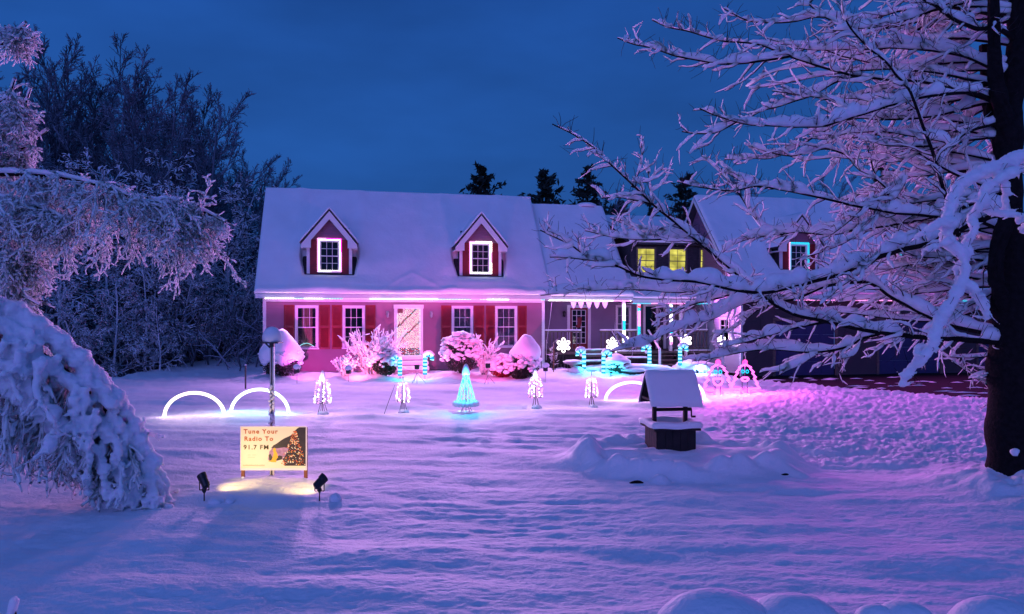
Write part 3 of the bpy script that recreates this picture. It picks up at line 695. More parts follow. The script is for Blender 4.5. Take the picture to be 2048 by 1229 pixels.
PINK = (1, .22, .85); VIO = (.62, .25, 1); MAG = (1, .06, .7); CY = (.05, .8, 1)
s_ = strip('light_strip', 'pink and white bead strip under the main eave above the red shutters', [T(.08, -.36, 2.97), T(W1-.05, -.36, 2.97)], [('led_white', 6), ('led_pink', 4), ('led_ice', 2.5), ('led_violet', 2)], r=.027)
for i in range(4): area_strip(s_, T(.1+i*(W1/4), -.345, 2.925), T(i*(W1/4)+W1/4-.1, -.345, 2.925), (.86, .36, 1), 190, (0, -1, .0))
area_strip(s_, T(.1, -.36, 2.94), T(W1-.1, -.36, 2.94), (.95, .10, .9), 22, (0, .35, -1), .02)
s_ = strip('light_strip', 'white and cyan bead strip under the porch eave beside the main eave', [T(W1+.1, -.36, 2.95), T(14.75, -.36, 2.95)], [('led_white', 4), ('led_cyan', 2), ('led_pink', 2)], seed=3)
area_strip(s_, T(W1+.1, -.345, 2.905), T(14.75, -.345, 2.905), (.9, .28, 1), 220, (0, -1, -.0))
area_strip(s_, T(W1+.1, -.34, 2.93), T(14.75, -.34, 2.93), (.75, .16, 1), 20, (0, .6, -1), .02)
s_ = strip('light_strip', 'pink and cyan bead strip on the lower porch beam behind the branches', [T(14.8, -.36, 2.84), T(18.35, -.36, 2.84)], [('led_pink', 3), ('led_cyan', 3), ('led_magenta', 1.5)], seed=6, run=(8, 14))
area_strip(s_, T(14.8, -.345, 2.795), T(18.35, -.345, 2.795), (1, .2, 1), 200, (0, -1, 0))
s_ = strip('light_strip', 'pink and cyan bead strip under the garage eave', [T(GA+1.2, E3[0]-.06, 2.95), T(GB-.2, E3[0]-.06, 2.95)], [('led_pink', 3), ('led_cyan', 3), ('led_ice', 1)], seed=8, run=(8, 20))
area_strip(s_, T(GA+1.2, E3[0]-.045, 2.9), T(GB-.2, E3[0]-.045, 2.9), (1, .10, .95), 420, (-.1, -1, .05))
for i, (x, gr) in enumerate(zip(posts, ('post left of the steps, wrapped in cyan and white beads', 'middle porch post wrapped in pink and cyan beads', 'post right of the steps, wrapped in white and cyan beads'))):
    t = strip('post_lights', gr, [T(x+dx*.9, dy, z) for z in np.arange(1.12, 2.84, .06) for dx, dy in ((-.07, -.07), (.0, -.075), (.07, -.07))], [[('led_white', 3), ('led_cyan', 2)], [('led_pink', 3), ('led_cyan', 2), ('led_red', .6)], [('led_white', 3), ('led_cyan', 1.6), ('led_pink', .5)]][i], sp=.06, r=.036, group='light wrapped porch posts', seed=20+i, run=(6, 16))
    a = area_strip(t, T(x, -.06, 1.2), T(x, -.06, 2.8), (.15, .85, 1), 9, (0, -1, 0), .02)
# dormer window frames of LEDs
FWD = np.array([sa*.06, -ca*.06, 0])
def frame_lights(r_, v, label, cols, seed, extra=0, wash=None):
    x0, x1, z0, z1 = r_; a = .02
    p = [T(x0-a, v-.07, z0-a), T(x1+a, v-.07, z0-a), T(x1+a, v-.07, z1+a), T(x0-a, v-.07, z1+a), T(x0-a, v-.07, z0-a)]
    t = strip('window_lights', label, p, cols, sp=.04, r=.027, group='bead frames around the dormer windows', seed=seed, run=(10, 30))
    p2 = [T(x0+.03, v-.075, z0+.03), T(x1-.03, v-.075, z0+.03), T(x1-.03, v-.075, z1-.03), T(x0+.03, v-.075, z1-.03), T(x0+.03, v-.075, z0+.03)]
    mb = MB(); o = Vector(p[0])
    for q, w_ in zip(p2[:-1], p2[1:]):
        q = Vector(q)-o; w_ = Vector(w_)-o; n = int((w_-q).length/.05)
        for i in range(n): mb.octa(tuple(q.lerp(w_, i/n)), .02)
    mb.build('led_beads', M[cols[0][0]], t, kind='stuff')
    for q, w_, c, cl_, pw_, dn_, sp_ in ((p[0], p[1], cols[-1][2], (1, .46, .98), 190, .32, 92), (p[2], p[3], cols[0][2], (1, .40, .98), 185, .12, 84)):
        area_strip(t, tuple(np.array(q)+FWD), tuple(np.array(w_)+FWD), wash or cl_, pw_+extra, (0, -1, dn_), .02, sp_)  # added strong beams washing the lawn and trees, beyond the beads' own glow
        area_strip(t, q, w_, c, 7, (0, .6, -1), .01)
    for q, w_ in ((p[1], p[2]), (p[3], p[0])): area_strip(t, q, w_, cols[0][2], 2.5, (-.4, .7, -.3) if q == p[3] else (.4, .7, -.3), .02)
    return t
frame_lights(d1, .42, 'white and pink bead frame on the leftmost dormer window', [('led_white', 1, (1, .4, .95)), ('led_pink', 5, (1, .3, .9)), ('led_magenta', 1.5, (1, .35, .95))], 31)
frame_lights(d2, .42, 'white and cyan bead frame on the main roof dormer nearest the porch', [('led_white', 1.5, (.9, .5, 1)), ('led_pink', 4, (1, .2, .7)), ('led_cyan', 2, (.1, .8, 1))], 32)
gw = [(xc-.43, xc+.43, 4.07, 5.34) for xc in GD]
frame_lights(gw[0], GV+.72, 'cyan and pink bead frame on the garage dormer seen through the branches', [('led_cyan', 3, (.1, .8, 1)), ('led_pink', 3, (1, .3, .8))], 33, 420, (1, .12, .92))
frame_lights(gw[1], GV+.72, 'cyan and white bead frame on the garage dormer beside the tree trunk', [('led_cyan', 3, (.1, .8, 1)), ('led_white', 3, (.5, .8, 1))], 34, 420, (1, .12, .92))
# LED matrix curtain on the front door
emis('grid_white', (1, .85, 1), 2.6); emis('grid_pink', (1, .45, .9), 2.4)
t = thing('door_light_curtain', 'dense grid curtain of white and violet lights over the front door', 'light curtain', T((dx0+dx1)/2, -.09, .62))
mb = MB(); mb.box((0, 0, 0), (.001, .001, .001)) if False else None; o = Vector(t.location); nx_, nz_ = 24, 46; a, b = dx0+.13, dx1-.13; z0, z1 = .68, 2.58
for i in range(nx_):
    for j in range(nz_):
        u = i/(nx_-1); v_ = j/(nz_-1); s = v_*2.1-u*.95
        band = min(abs(s-.62), abs(s-1.32))
        if band < .045: c = 4 if rng.random() < .7 else 3
        elif v_ < .2: c = rng.choice([3, 4, 4, 4, 2])
        elif u < .25 and v_ > .93: c = 4
        else: c = rng.choice([0, 0, 0, 1, 1, 2])
        mb.cur = int(c); p = Vector(T(a+(b-a)*u, -.09, z0+(z1-z0)*v_))-o
        if c == 4: mb.octa(tuple(p), .007)
        else: mb.octa(tuple(p), .0145)
mb.build('led_beads', [M['grid_white'], M['grid_pink'], M['grid_white'], M['led_cyan'], M['black']], t, kind='stuff')
mb = MB()
for i in range(0, nx_): p = Vector(T(a+(b-a)*i/(nx_-1), -.088, z0))-o; q = Vector(T(a+(b-a)*i/(nx_-1), -.088, z1))-o; mb.beam(p, q, .004)
mb.build('wires', M['trim'], t, kind='stuff')
l = lamp('AREA', 'curtain_light', t, Vector(T((dx0+dx1)/2, -.12, 1.7))-o, (.95, .5, 1), 22, Vector(T((dx0+dx1)/2, -2, 1.3))-o); l.data.shape = 'RECTANGLE'; l.data.size = .8; l.data.size_y = 1.8
# wreath-stocking on the porch door, pennant bunting, window candle arches
mb = MB(); xc = (g0+g1)/2; mb.prism([(xc-.09, 2.25), (xc+.12, 2.28), (xc+.1, 2.0), (xc+.08, 1.86), (xc-.03, 1.8), (xc-.15, 1.84), (xc-.14, 1.92), (xc-.06, 1.95)], 'y', PV-.06, PV-.035)
o = mb.build('stocking', M['shutter']); o.matrix_world = house.matrix_basis if False else Matrix.Translation(house.location) @ Matrix.Rotation(HA, 4, 'Z'); tag(o, 'red felt stocking hung on the lattice glass porch door', 'stocking')
t = thing('pennant_bunting', 'string of white pointed pennants hanging under the porch eave', 'bunting', T(Wx(1143, -.1), -.1, 2.9)); o = Vector(t.location)
for px in (1147, 1162, 1178, 1194, 1210):
    x = Wx(px, -.1); mb = MB(); pts = [(x-.12, -.1, 2.9), (x+.12, -.1, 2.9), (x+.1, -.1, 2.8), (x+.03, -.1, 2.64), (x-.03, -.1, 2.64), (x-.1, -.1, 2.8)]
    w_ = [tuple(Vector(T(*p))-o) for p in pts]; bk = [tuple(Vector(T(p[0], p[1]+.012, p[2]))-o) for p in pts]; mb.quadv(*w_); mb.quadv(*reversed(bk))
    for i in range(6): mb.quadv(w_[i], bk[i], bk[(i+1) % 6], w_[(i+1) % 6])
    mb.build('pennant', M['trim'], t)
mb = MB(); mb.beam(Vector(T(Wx(1140, -.1), -.1, 2.905))-o, Vector(T(Wx(1217, -.1), -.1, 2.905))-o, .012); mb.build('cord', M['trim'], t)
for i, (a, b, lb, em) in enumerate(((rects[0][0]+.13, rects[0][1]-.17, 'pale blue lit candle arch inside the leftmost ground floor window', 'led_ice'), (rects[3][0]+.1, rects[3][1]-.3, 'unlit white candle arch inside the window nearest the porch', 'trim'))):
    mb = MB(); n = 14; hh = .13; mb.tube([T(a+(b-a)*k/n, .07, 1.12+hh*math.sin(math.pi*k/n)) for k in range(n+1)], .012, 6); tag(mb.build('candle_arch', M[em], smooth=True), lb, 'candle arch')
# small indoor tree lights in the leftmost window
t = thing('indoor_tree', 'small lit Christmas tree behind the leftmost ground floor window', 'indoor tree', T(rects[0][0]+.22, .5, .5)); mb = MB(); mb.lathe([(.3, .3), (.22, .8), (.24, .82), (.12, 1.4), (.01, 1.95)], k=10); mb.build('foliage', M['leaf'], t)
mb = MB()
for i in range(46): z = random.uniform(.35, 1.85); r_ = .32*(1-z/2.05)+.03; a = random.uniform(3.2, 6.2); mb.cur = random.randrange(4); mb.octa((r_*math.cos(a), r_*math.sin(a), z), .016)
mb.build('tree_lights', [M['led_cyan'], M['led_warm_yellow'], M['led_red'], M['led_ice']], t, kind='stuff')
# ------------------------------------------------------------------ soft shapes
import bmesh
_b = bmesh.new(); bmesh.ops.create_icosphere(_b, subdivisions=2, radius=1); _b.verts.ensure_lookup_table()
ICV = np.array([v.co[:] for v in _b.verts]); ICF = np.array([[v.index for v in f.verts] for f in _b.faces]); _b.free()
_b = bmesh.new(); bmesh.ops.create_icosphere(_b, subdivisions=4, radius=1); _b.verts.ensure_lookup_table()
BGV = np.array([v.co[:] for v in _b.verts]); BGF = np.array([[v.index for v in f.verts] for f in _b.faces]); _b.free()
def n3(p, s, seed=0): return vn(p[..., 0]*s+p[..., 2]*s*.7, p[..., 1]*s-p[..., 2]*s*.8, seed)+vn(p[..., 1]*s+7.1, p[..., 2]*s+3.3, seed+1)
def blobs(name, cs, rs, m, parent=None, am=.3, kind=None, seed=0, label=None):
    cs = np.asarray(cs, float); rs = np.asarray(rs, float)
    if rs.ndim == 1: rs = np.repeat(rs[:, None], 3, 1)
    base = ICV[None]*np.ones((len(cs), 1, 1)); d = 1+am*n3(base*1.3+cs[:, None, :]*5.3, 1.6, seed)
    V = cs[:, None, :]+base*rs[:, None, :]*d[..., None]
    Fc = ICF[None]+(np.arange(len(cs))*len(ICV))[:, None, None]
    return npmesh(name, V.reshape(-1, 3), Fc.reshape(-1, 3), m, parent, True, kind)
def bigblob(name, c, r, m, parent=None, am=.12, fr=1.5, seed=0, shape=None, kind=None):
    V = BGV.copy(); d = 1+am*n3(V+seed*3.7, fr, seed)+am*.35*n3(V*1.0+seed, fr*3.2, seed+5); V = V*d[:, None]
    if shape: V = shape(V)
    V = V*np.array(r)+np.array(c)
    return npmesh(name, V, BGF, m, parent, True, kind)
def leaves(name, c, r, n, size, m, parent=None, up=0., inner=.35):
    """cloud of small leaf faces inside an ellipsoid"""
    d = rng.normal(size=(n, 3)); d /= np.linalg.norm(d, axis=1, keepdims=True); q = d*(inner+(1-inner)*rng.random((n, 1))**.4)*np.array(r)+np.array(c)
    a = rng.normal(size=(n, 3)); a /= np.linalg.norm(a, axis=1, keepdims=True); b = np.cross(a, rng.normal(size=(n, 3))); b /= np.linalg.norm(b, axis=1, keepdims=True)
    s = size*(.6+.8*rng.random((n, 1))); V = np.stack([q-a*s, q+b*s*.45, q+a*s, q-b*s*.45], 1).reshape(-1, 3)
    return npmesh(name, V, np.arange(4*n).reshape(-1, 4), m, parent, False)

# ------------------------------------------------------------------ shrubs along the house front (placed in world coordinates)
def at(px, Y, dz=0.): x = (px-1024)/F*Y; return np.array([x, Y, Gz(x, Y)+dz])
def snowcap_shrub(px, Y, wd, ht, label, seed, cap=.62, lean=.0, leaf='leaf'):
    p = at(px, Y); t = thing('snow_capped_shrub', label, 'shrub', p)
    leaves('foliage', (0, 0, ht*.25), (wd*.52, wd*.4, ht*.3), 1400, .055, M[leaf], t)
    mb = MB()
    for i in range(7): a = i*.9; mb.tube([(0, 0, -.05), (.12*math.cos(a)*wd, .12*math.sin(a)*wd, ht*.2), (.35*math.cos(a)*wd, .3*math.sin(a)*wd, ht*.4)], [.02, .015, .008], 5)
    mb.build('stems', M['twig'], t, smooth=True)
    def sh(V):
        z = V[:, 2]; k = np.where(z < -.25, .25, 0); V = V.copy(); V[:, 2] = np.maximum(z, -.35+.12*np.sin(V[:, 0]*7+seed)); taper = 1-.38*ss(-.1, 1, V[:, 2]); V[:, 0] = V[:, 0]*taper+lean*ss(-.3, 1, V[:, 2]); V[:, 1] *= taper; return V
    bigblob('snow', (0, 0, ht*(1-cap)+ht*cap*.32), (wd*.56, wd*.46, ht*cap*.72), M['roof_snow'], t, .16, 1.4, seed, sh)
    n = 26; a = rng.uniform(0, 2*math.pi, n); z = rng.uniform(.22, .5, n)*ht
    blobs('snow_clumps', np.stack([wd*.5*np.cos(a), wd*.4*np.sin(a), z], 1), np.stack([rng.uniform(.04, .12, n)]*2+[rng.uniform(.04, .09, n)], 1), M['roof_snow'], t, .5, 'stuff')
    return t
def clump_shrub(px, Y, wd, ht, label, seed, n=230, s=.075, leafm='leaf', name='round_shrub'):
    p = at(px, Y); t = thing(name, label, 'shrub', p)
    leaves('foliage', (0, 0, ht*.46), (wd*.45, wd*.38, ht*.46), 2600, .045, M[leafm], t, inner=.5)
    d = rng.normal(size=(n, 3)); d[:, 2] = np.abs(d[:, 2])*.9-.25; d /= np.linalg.norm(d, axis=1, keepdims=True)
    q = d*np.array([wd*.5, wd*.42, ht*.5])*rng.uniform(.82, 1.06, (n, 1))+np.array([0, 0, ht*.5])
    r = s*rng.uniform(.5, 1.3, n)*(1+.3*d[:, 2])
    blobs('snow_clumps', q, np.stack([r*1.15, r*1.1, r*.8], 1), M['tree_snow'], t, .55, 'stuff', seed)
    mb = MB()
    for i in range(9): a = i*.7; mb.tube([(0, 0, -.05), (.1*wd*math.cos(a), .1*wd*math.sin(a), ht*.3), (.4*wd*math.cos(a), .35*wd*math.sin(a), ht*.7)], [.02, .014, .006], 5)
    mb.build('stems', M['twig'], t, smooth=True)
    return t
def spray_shrub(px, Y, wd, ht, label, seed, n=46, rs=.022):
    """upright stems splaying out of one root, each loaded with snow"""
    p = at(px, Y); t = thing('twiggy_shrub', label, 'shrub', p); a = rng.uniform(0, 2*math.pi, n); sp = rng.uniform(.05, 1, n)
    D = np.stack([np.cos(a)*sp*wd/ht*.75, np.sin(a)*sp*.35, np.ones(n)], 1); S = np.stack([np.cos(a)*.12*wd, np.sin(a)*.1, -.03*np.ones(n)], 1)
    P1, R1 = grow(S, D, ht*rng.uniform(.6, 1.08, n), .011, .004, 9, .1, -.015)
    s2, d2_, r2, l2, _ = spawn(P1, R1, 6, .25, .98, .6); P2, R2 = grow(s2, d2_, l2*.22*rng.uniform(.5, 1.3, len(l2)), r2*.7, .003, 5, .2)
    tb = Tubes(); tb.add(P1, R1, 5); tb.add(P2, R2, 4); tb.build('stems', M['twig'], t)
    tb = Tubes(); c, r = snowify(P1, R1, rs*np.ones_like(R1), .7, 12, seed); c[..., 2] -= r*.4; tb.add(c, r*.95, 6)
    c, r = snowify(P2, R2, rs*.95*np.ones_like(R2), .8, 14, seed+1); tb.add(c, r*np.array([.8, 1, 1, 1, .2]), 6); tb.build('snow', M['tree_snow'], t, kind='stuff')
    return t
snowcap_shrub(563, 27.3, 1.45, 1.68, 'shrub at the left house corner under a tall heap of snow, dark leaves showing below', 3, .78)
spray_shrub(746, 27.6, 1.75, 1.72, 'tall spray of snow covered stems left of the front steps', 5, 60, .03)
spray_shrub(690, 27.2, .8, .85, 'low snow covered shrub between the snow heaped corner shrub and the tall spray', 6, 26, .04)
clump_shrub(770, 27.3, 1.1, 1.0, 'broad snow clumped shrub tight against the left side of the front steps', 8, 130, .09)
clump_shrub(922, 28.0, 1.5, 1.5, 'large round shrub right of the front steps, dark leaves between clumps of snow', 9, 300, .085)
spray_shrub(968, 27.9, .85, 1.45, 'narrow upright shrub between the two windows, stems crusted with snow', 10, 24, .035)
clump_shrub(1005, 27.7, 1.15, .8, 'low mound of snowy twigs under the window nearest the porch', 11, 150, .095, 'shutter', 'low_shrub')
t = snowcap_shrub(1050, 27.9, 1.05, 1.5, 'shrub at the porch corner wearing a smooth leaning cap of snow', 12, .6, .12)
clump_shrub(1040, 27.6, 1.0, .95, 'small snow clumped shrub in front of the smooth capped corner shrub', 13, 150, .07)
spray_shrub(1108, 29.3, .5, 1.1, 'bare thin stems standing at the left end of the porch', 14, 10, .008)
# snow drifts banked beneath the shrubs
for px, Y, r, lb in ((1250, 29.6, (1.9, .5, .26), 'snow drift along the foot of the porch steps'), (1395, 29.8, (.9, .5, .34), 'cyan lit snow drift right of the porch steps')):
    p = at(px, Y); tag(bigblob('snow_drift', p, r, M['snow'], None, .3, 2.2, int(px)), lb, 'snow drift')

# ------------------------------------------------------------------ candy canes
def cane(px, base, top, hook, label, Y):
    p = P(px, base, Y); s = (base-top)/F*Y; t = thing('candy_cane_light', label, 'candy cane', (p[0], p[1], p[2]), 0, 'lit candy canes')
    rr = .13; pts = [(0, 0, z) for z in np.linspace(0, s-rr-.05, 18)]+[(hook*rr*(1-math.cos(a)), 0, s-rr-.05+rr*1.15*math.sin(a)) for a in np.linspace(.15, 3.5, 14)]
    mb = MB(); n = len(pts)
    for i in range(n-1):
        mb.cur = 0 if (i//2) % 2 else 1; mb.tube([pts[i], pts[i+1]], .082 if mb.cur else .074, 10, cap=True)
    mb.build('striped_tube', [M['led_ice'], M['cane_cyan']], t)
    mb = MB(); mb.beam((0, 0, -.25), (0, 0, .05), .02); mb.build('stake', M['black'], t)
    top_ = s+.08; c = [(hook*rr*(1-math.cos(a)), 0, s-rr-.05+rr*1.15*math.sin(a)+.09) for a in np.linspace(.5, 2.6, 6)]
    blobs('snow', c, [(.1, .1, .07)]*6, M['roof_snow'], t, .3, 'stuff')
    lamp('POINT', 'cane_light', t, (-hook*.05, -.2, s*.35), (.05, .75, 1), 9, shadow_soft_size=.005)
    return t
emis('cane_cyan', (.02, .5, .9), .95)
cane(800, 752, 712, -1, 'cyan lit candy cane left of the front steps, hook to the left', 26.9)
cane(850, 750, 708, 1, 'cyan lit candy cane right of the front steps, hook to the right', 26.9)
cane(1168, 748, 700, -1, 'cyan lit candy cane nearest the snow topped birdbath, hook to the left', 28.9)
cane(1207, 748, 704, 1, 'cyan lit candy cane beside the cyan lit evergreen', 28.9)
cane(1299, 730, 691, -1, 'cyan lit candy cane on the left side of the porch steps', 29.6)
cane(1360, 730, 691, 1, 'cyan lit candy cane on the right side of the porch steps', 29.6)

# ------------------------------------------------------------------ LED snowflakes
def flake(px, py, Y, dia, label, power=5):
    p = P(px, py, Y); t = thing('snowflake_light', label, 'snowflake light', p, HA, 'white snowflake lights'); mb = MB(); R_ = dia/2
    for k in range(6):
        a = k*math.pi/3+math.pi/6; u = np.array([math.cos(a), math.sin(a)]); v = np.array([-u[1], u[0]]); pts = []
        for q in np.linspace(0, 2*math.pi, 15)[:-1]:
            r = R_*(.6-.40*math.cos(q)); s = R_*.21*math.sin(q)*(1+.25*(-math.cos(q))); w_ = u*r+v*s; pts.append((w_[0], 0, w_[1]))
        mb.tube(pts, .021, 6, closed=True); mb.tube([(0, 0, 0), tuple((u[0]*R_*.6, 0, u[1]*R_*.6))], .014, 5)
    mb.build('light_tube', M['led_white'], t, smooth=True)
    mb = MB(); mb.beam((0, .03, -.9), (0, .03, 0), .02); mb.build('stake', M['black'], t)
    lamp('POINT', 'flake_light', t, (0, -.12, 0), (.92, .9, 1), power, shadow_soft_size=.005)
flake(1127, 691, 29.3, .56, 'white snowflake light in front of the left porch railing')
flake(1225, 689, 30.0, .54, 'white snowflake light left of the porch posts')
flake(1254, 684, 31.2, .42, 'smaller white snowflake partly behind the leftmost lit porch post', 2)
flake(1372, 682, 30.6, .50, 'white snowflake light at the right porch railing')
flake(1443, 681, 30.6, .38, 'snowflake light hanging in the side window of the garage wing', 7)

# ------------------------------------------------------------------ yard furniture before the porch
Y0 = 29.0
p = P(1146, 748, Y0); t = thing('birdbath', 'round stone birdbath buried in snow left of the porch benches', 'birdbath', p)
mb = MB(); mb.lathe([(.2, -.05), (.17, .04), (.09, .1), (.08, .3), (.16, .36), (.36, .4), (.38, .46), (.02, .44)], k=16); mb.build('bowl', M['concrete'], t, smooth=True)
bigblob('snow', (0, 0, .47), (.4, .38, .08), M['roof_snow'], t, .15, 1.5, 4); bigblob('base_snow', (.15, -.1, .1), (.3, .3, .22), M['roof_snow'], t, .2, 1.5, 5)
def bench(px, py, Y, ln, rz, label):
    p = P(px, py, Y); t = thing('garden_bench', label, 'bench', p, rz, 'snowed in garden benches')
    for z, y in ((.42, -.2), (.42, 0), (.6, .2), (.78, .23)):
        mb = MB(); mb.box((-ln/2, y-.045, z), (ln/2, y+.045, z+.03)) if z < .5 else mb.box((-ln/2, y-.015, z), (ln/2, y+.015, z+.09)); mb.build('slat', M['weathered'], t)
        mb = MB(); mb.box((-ln/2-.01, y-.06, z+(.032 if z < .5 else .092)), (ln/2+.01, y+.06, z+(.09 if z < .5 else .15))); mb.build('slat_snow', M['roof_snow'], t, kind='stuff', bevel=.03)
    for x in (-ln/2+.05, ln/2-.05):
        mb = MB(); mb.beam((x, -.2, -.1), (x, -.2, .6), .05); mb.beam((x, .18, -.1), (x, .25, .9), .05); mb.beam((x, -.22, .6), (x, .22, .62), .05); mb.build('bench_end', M['dark_wood'], t)
        mb = MB(); mb.box((x-.04, -.26, .63), (x+.04, .2, .71)); mb.build('arm_snow', M['roof_snow'], t, kind='stuff', bevel=.03)
bench(1192, 745, 29.7, 1.25, .2, 'snowy slatted bench behind the two cyan candy canes'); bench(1262, 738, 30.2, 1.3, -.1, 'snowy slatted bench between the porch steps and the cyan lit evergreen')
snowcap_shrub(1234, 29.3, .95, .72, 'low evergreen glowing cyan beside the candy cane in front of the porch', 22, .55)
lamp('POINT', 'ground_light', tag(thing('small_floodlight', 'cyan floodlight buried at the foot of the low evergreen', 'floodlight', at(1222, 28.5))), (0, 0, .25), (.03, .75, 1), 42, shadow_soft_size=.01)
fl_ = [o for o in C.objects if o.name == 'small_floodlight'][0]; mb = MB(); mb.lathe([(.03, 0), (.06, .1), (.07, .14), (.055, .15)], k=10); mb.build('lamp_head', M['black'], fl_); mb = MB(); mb.lathe([(.055, .151), (.02, .16)], k=10); mb.build('lens', M['led_cyan'], fl_)
p = P(1265, 757, 29.2); t = thing('planter_box', 'dark wooden planter box capped with snow before the porch bench', 'planter', p); mb = MB(); mb.box((-.55, -.2, -.1), (.5, .2, .3)); mb.build('box', M['dark_wood'], t, bevel=.01); bigblob('snow', (0, 0, .32), (.6, .27, .1), M['roof_snow'], t, .25, 1.6, 8)
p = P(1395, 748, 29.4); t = thing('small_floodlight', 'small cyan floodlight in the drift right of the porch steps', 'floodlight', p); mb = MB(); mb.lathe([(.03, 0), (.06, .1), (.07, .14), (.055, .15)], k=10); mb.build('lamp_head', M['black'], t); mb = MB(); mb.lathe([(.055, .151), (.02, .16)], k=10); mb.build('lens', M['led_cyan'], t)
lamp('POINT', 'ground_light', t, (.1, -.1, .28), (.25, .55, 1), 40, shadow_soft_size=.01)
lamp('SPOT', 'added_wall_beam', t, (.1, 0, .25), (.55, .62, 1), 60, (2.2, 1.5, 1.8), spot_size=R(95), spot_blend=.9, shadow_soft_size=.01)  # added beam that brightens the pale side wall
t = thing('post_rod', 'red painted rod standing by the left porch railing', 'rod', P(1107, 742, 28.9)); mb = MB(); mb.tube([(0, 0, -.1), (.02, 0, 1.05)], .02, 6); mb.build('rod', M['brown_paint'], t)

# ------------------------------------------------------------------ lawn floodlights facing the house
def stake_light(px, base, top, col, power, label, kind, Y=None, target=None, lens='lens_pink'):
    Y = Y or 1490*2.2/(base-638); p = P(px, base, Y); t = thing('garden_floodlight', label, 'floodlight', p, 0, 'floodlights facing the house'); h = (base-top)/F*Y
    mb = MB(); mb.beam((0, 0, -.1), (0, 0, h-.1), .018)
    if kind == 'tripod':
        for a in (0, 2.1, 4.2): mb.beam((0, 0, .35), (.3*math.cos(a), .3*math.sin(a), -.02), .014)
    mb.build('stake', M['galv'], t)
    mb = MB(); mb.prism([(-.07, h-.14), (.1, h-.12), (.1, h+.0), (-.07, h+.02)], 'x', -.08, .08); mb.build('lamp_head', M['black'], t, bevel=.01)
    mb = MB(); mb.prism([(.1, h-.115), (.108, h-.115), (.108, h-.01), (.1, h-.01)], 'x', -.065, .065); mb.build('lens', M[lens], t)
    if kind != 'tripod': bigblob('snow', (0, 0, h+.06), (.13, .12, .1), M['roof_snow'], t, .15, 1.5, 3)
    if power:
        tg = Vector(target)-p if False else Vector(target)-Vector(p)
        lamp('SPOT', 'flood_beam', t, (0, .13, h-.06), col, power, tg, spot_size=R(92), spot_blend=.9, shadow_soft_size=.015)
    return t
stake_light(594, 766, 738, (1, .08, .78), 430, 'snow capped stake floodlight before the snow heaped corner shrub', 'stake', target=T(2.2, 0, 1.0), Y=25.6)
stake_light(697, 766, 740, (1, .14, .38), 470, 'round snow capped stake floodlight before the twiggy shrubs', 'stake', target=T(4.4, 0, 1.0), Y=25.7)
stake_light(834, 766, 731, (1, .10, .52), 470, 'box floodlight on tripod legs in front of the front steps', 'tripod', target=T(6.4, 0, 1.1), Y=25.7)
stake_light(976, 772, 728, (1, .08, .38), 560, 'floodlight on a tall stake before the two right windows', 'tripod', target=T(8.9, 0, 1.1), Y=24.9)
stake_light(1091, 762, 735, (1, .15, .6), 0, 'unlit small floodlight on a stake by the porch corner', 'stake', target=T(11, 0, 1), Y=26.2)
t = thing('marker_rod', 'dark metal rod standing in the snow left of the snow capped post', 'rod', P(491, 776, 23.8)); mb = MB(); mb.tube([(0, 0, -.2), (0, 0, .72)], .026, 6); mb.build('rod', M['weathered'], t)
mb = MB(); mb.lathe([(.03, 0), (.035, .03), (.01, .05)], (0, 0, .71), 8); mb.build('cap', M['roof_snow'], t)

# ------------------------------------------------------------------ leaping arches
def arch(px0, px1, base, top, label, em, col, power):
    Y = 1490*2.2/(base-638); a = P(px0, base, Y); b = P(px1, base, Y); c = (a+b)/2; rw = (b[0]-a[0])/2; h = (base-top)/F*Y
    a[2] = Gz(a[0], a[1]); z0 = Gz(c[0], c[1])
    t = thing('light_arch', label, 'light arch', (c[0], c[1], 0), 0, 'glowing tube arches on the lawn'); n = 40
    pts = [(-rw*math.cos(q), 0, z0-.02+(h)*math.sin(q)) for q in np.linspace(0, math.pi, n)]
    mb = MB(); mb.tube(pts, .036, 10); mb.build('light_tube', M[em], t, smooth=True)
    for s in (-1, 1):
        mb = MB(); mb.tube([(s*rw, 0, z0-.25), (s*rw, 0, z0+.02)], .02, 6); mb.build('ground_stake', M['black'], t)
    for s in (-.62, -.2, .2, .62): lamp('POINT', 'arch_light', t, (rw*s, -.07, z0+h*math.sqrt(1-s*s)*.95), col, power, shadow_soft_size=.01)
    for s in (-1, 1): lamp('POINT', 'arch_light', t, (s*rw, -.08, z0+.1), col, power*.35, shadow_soft_size=.015)
arch(329, 449, 831, 784, 'leftmost warm white glowing arch on the lawn', 'neon_warm', (1, .66, .85), 4)
arch(462, 577, 824, 777, 'bluish white glowing arch behind the snow capped post', 'neon_ice', (.2, .7, 1), 7)
arch(1211, 1318, 800, 763, 'warm white arch just left of the wishing well roof', 'neon_warm', (1, .62, .8), 4)
arch(1302, 1408, 797, 757, 'warm white arch mostly hidden behind the wishing well roof', 'neon_warm', (1, .58, .8), 4)

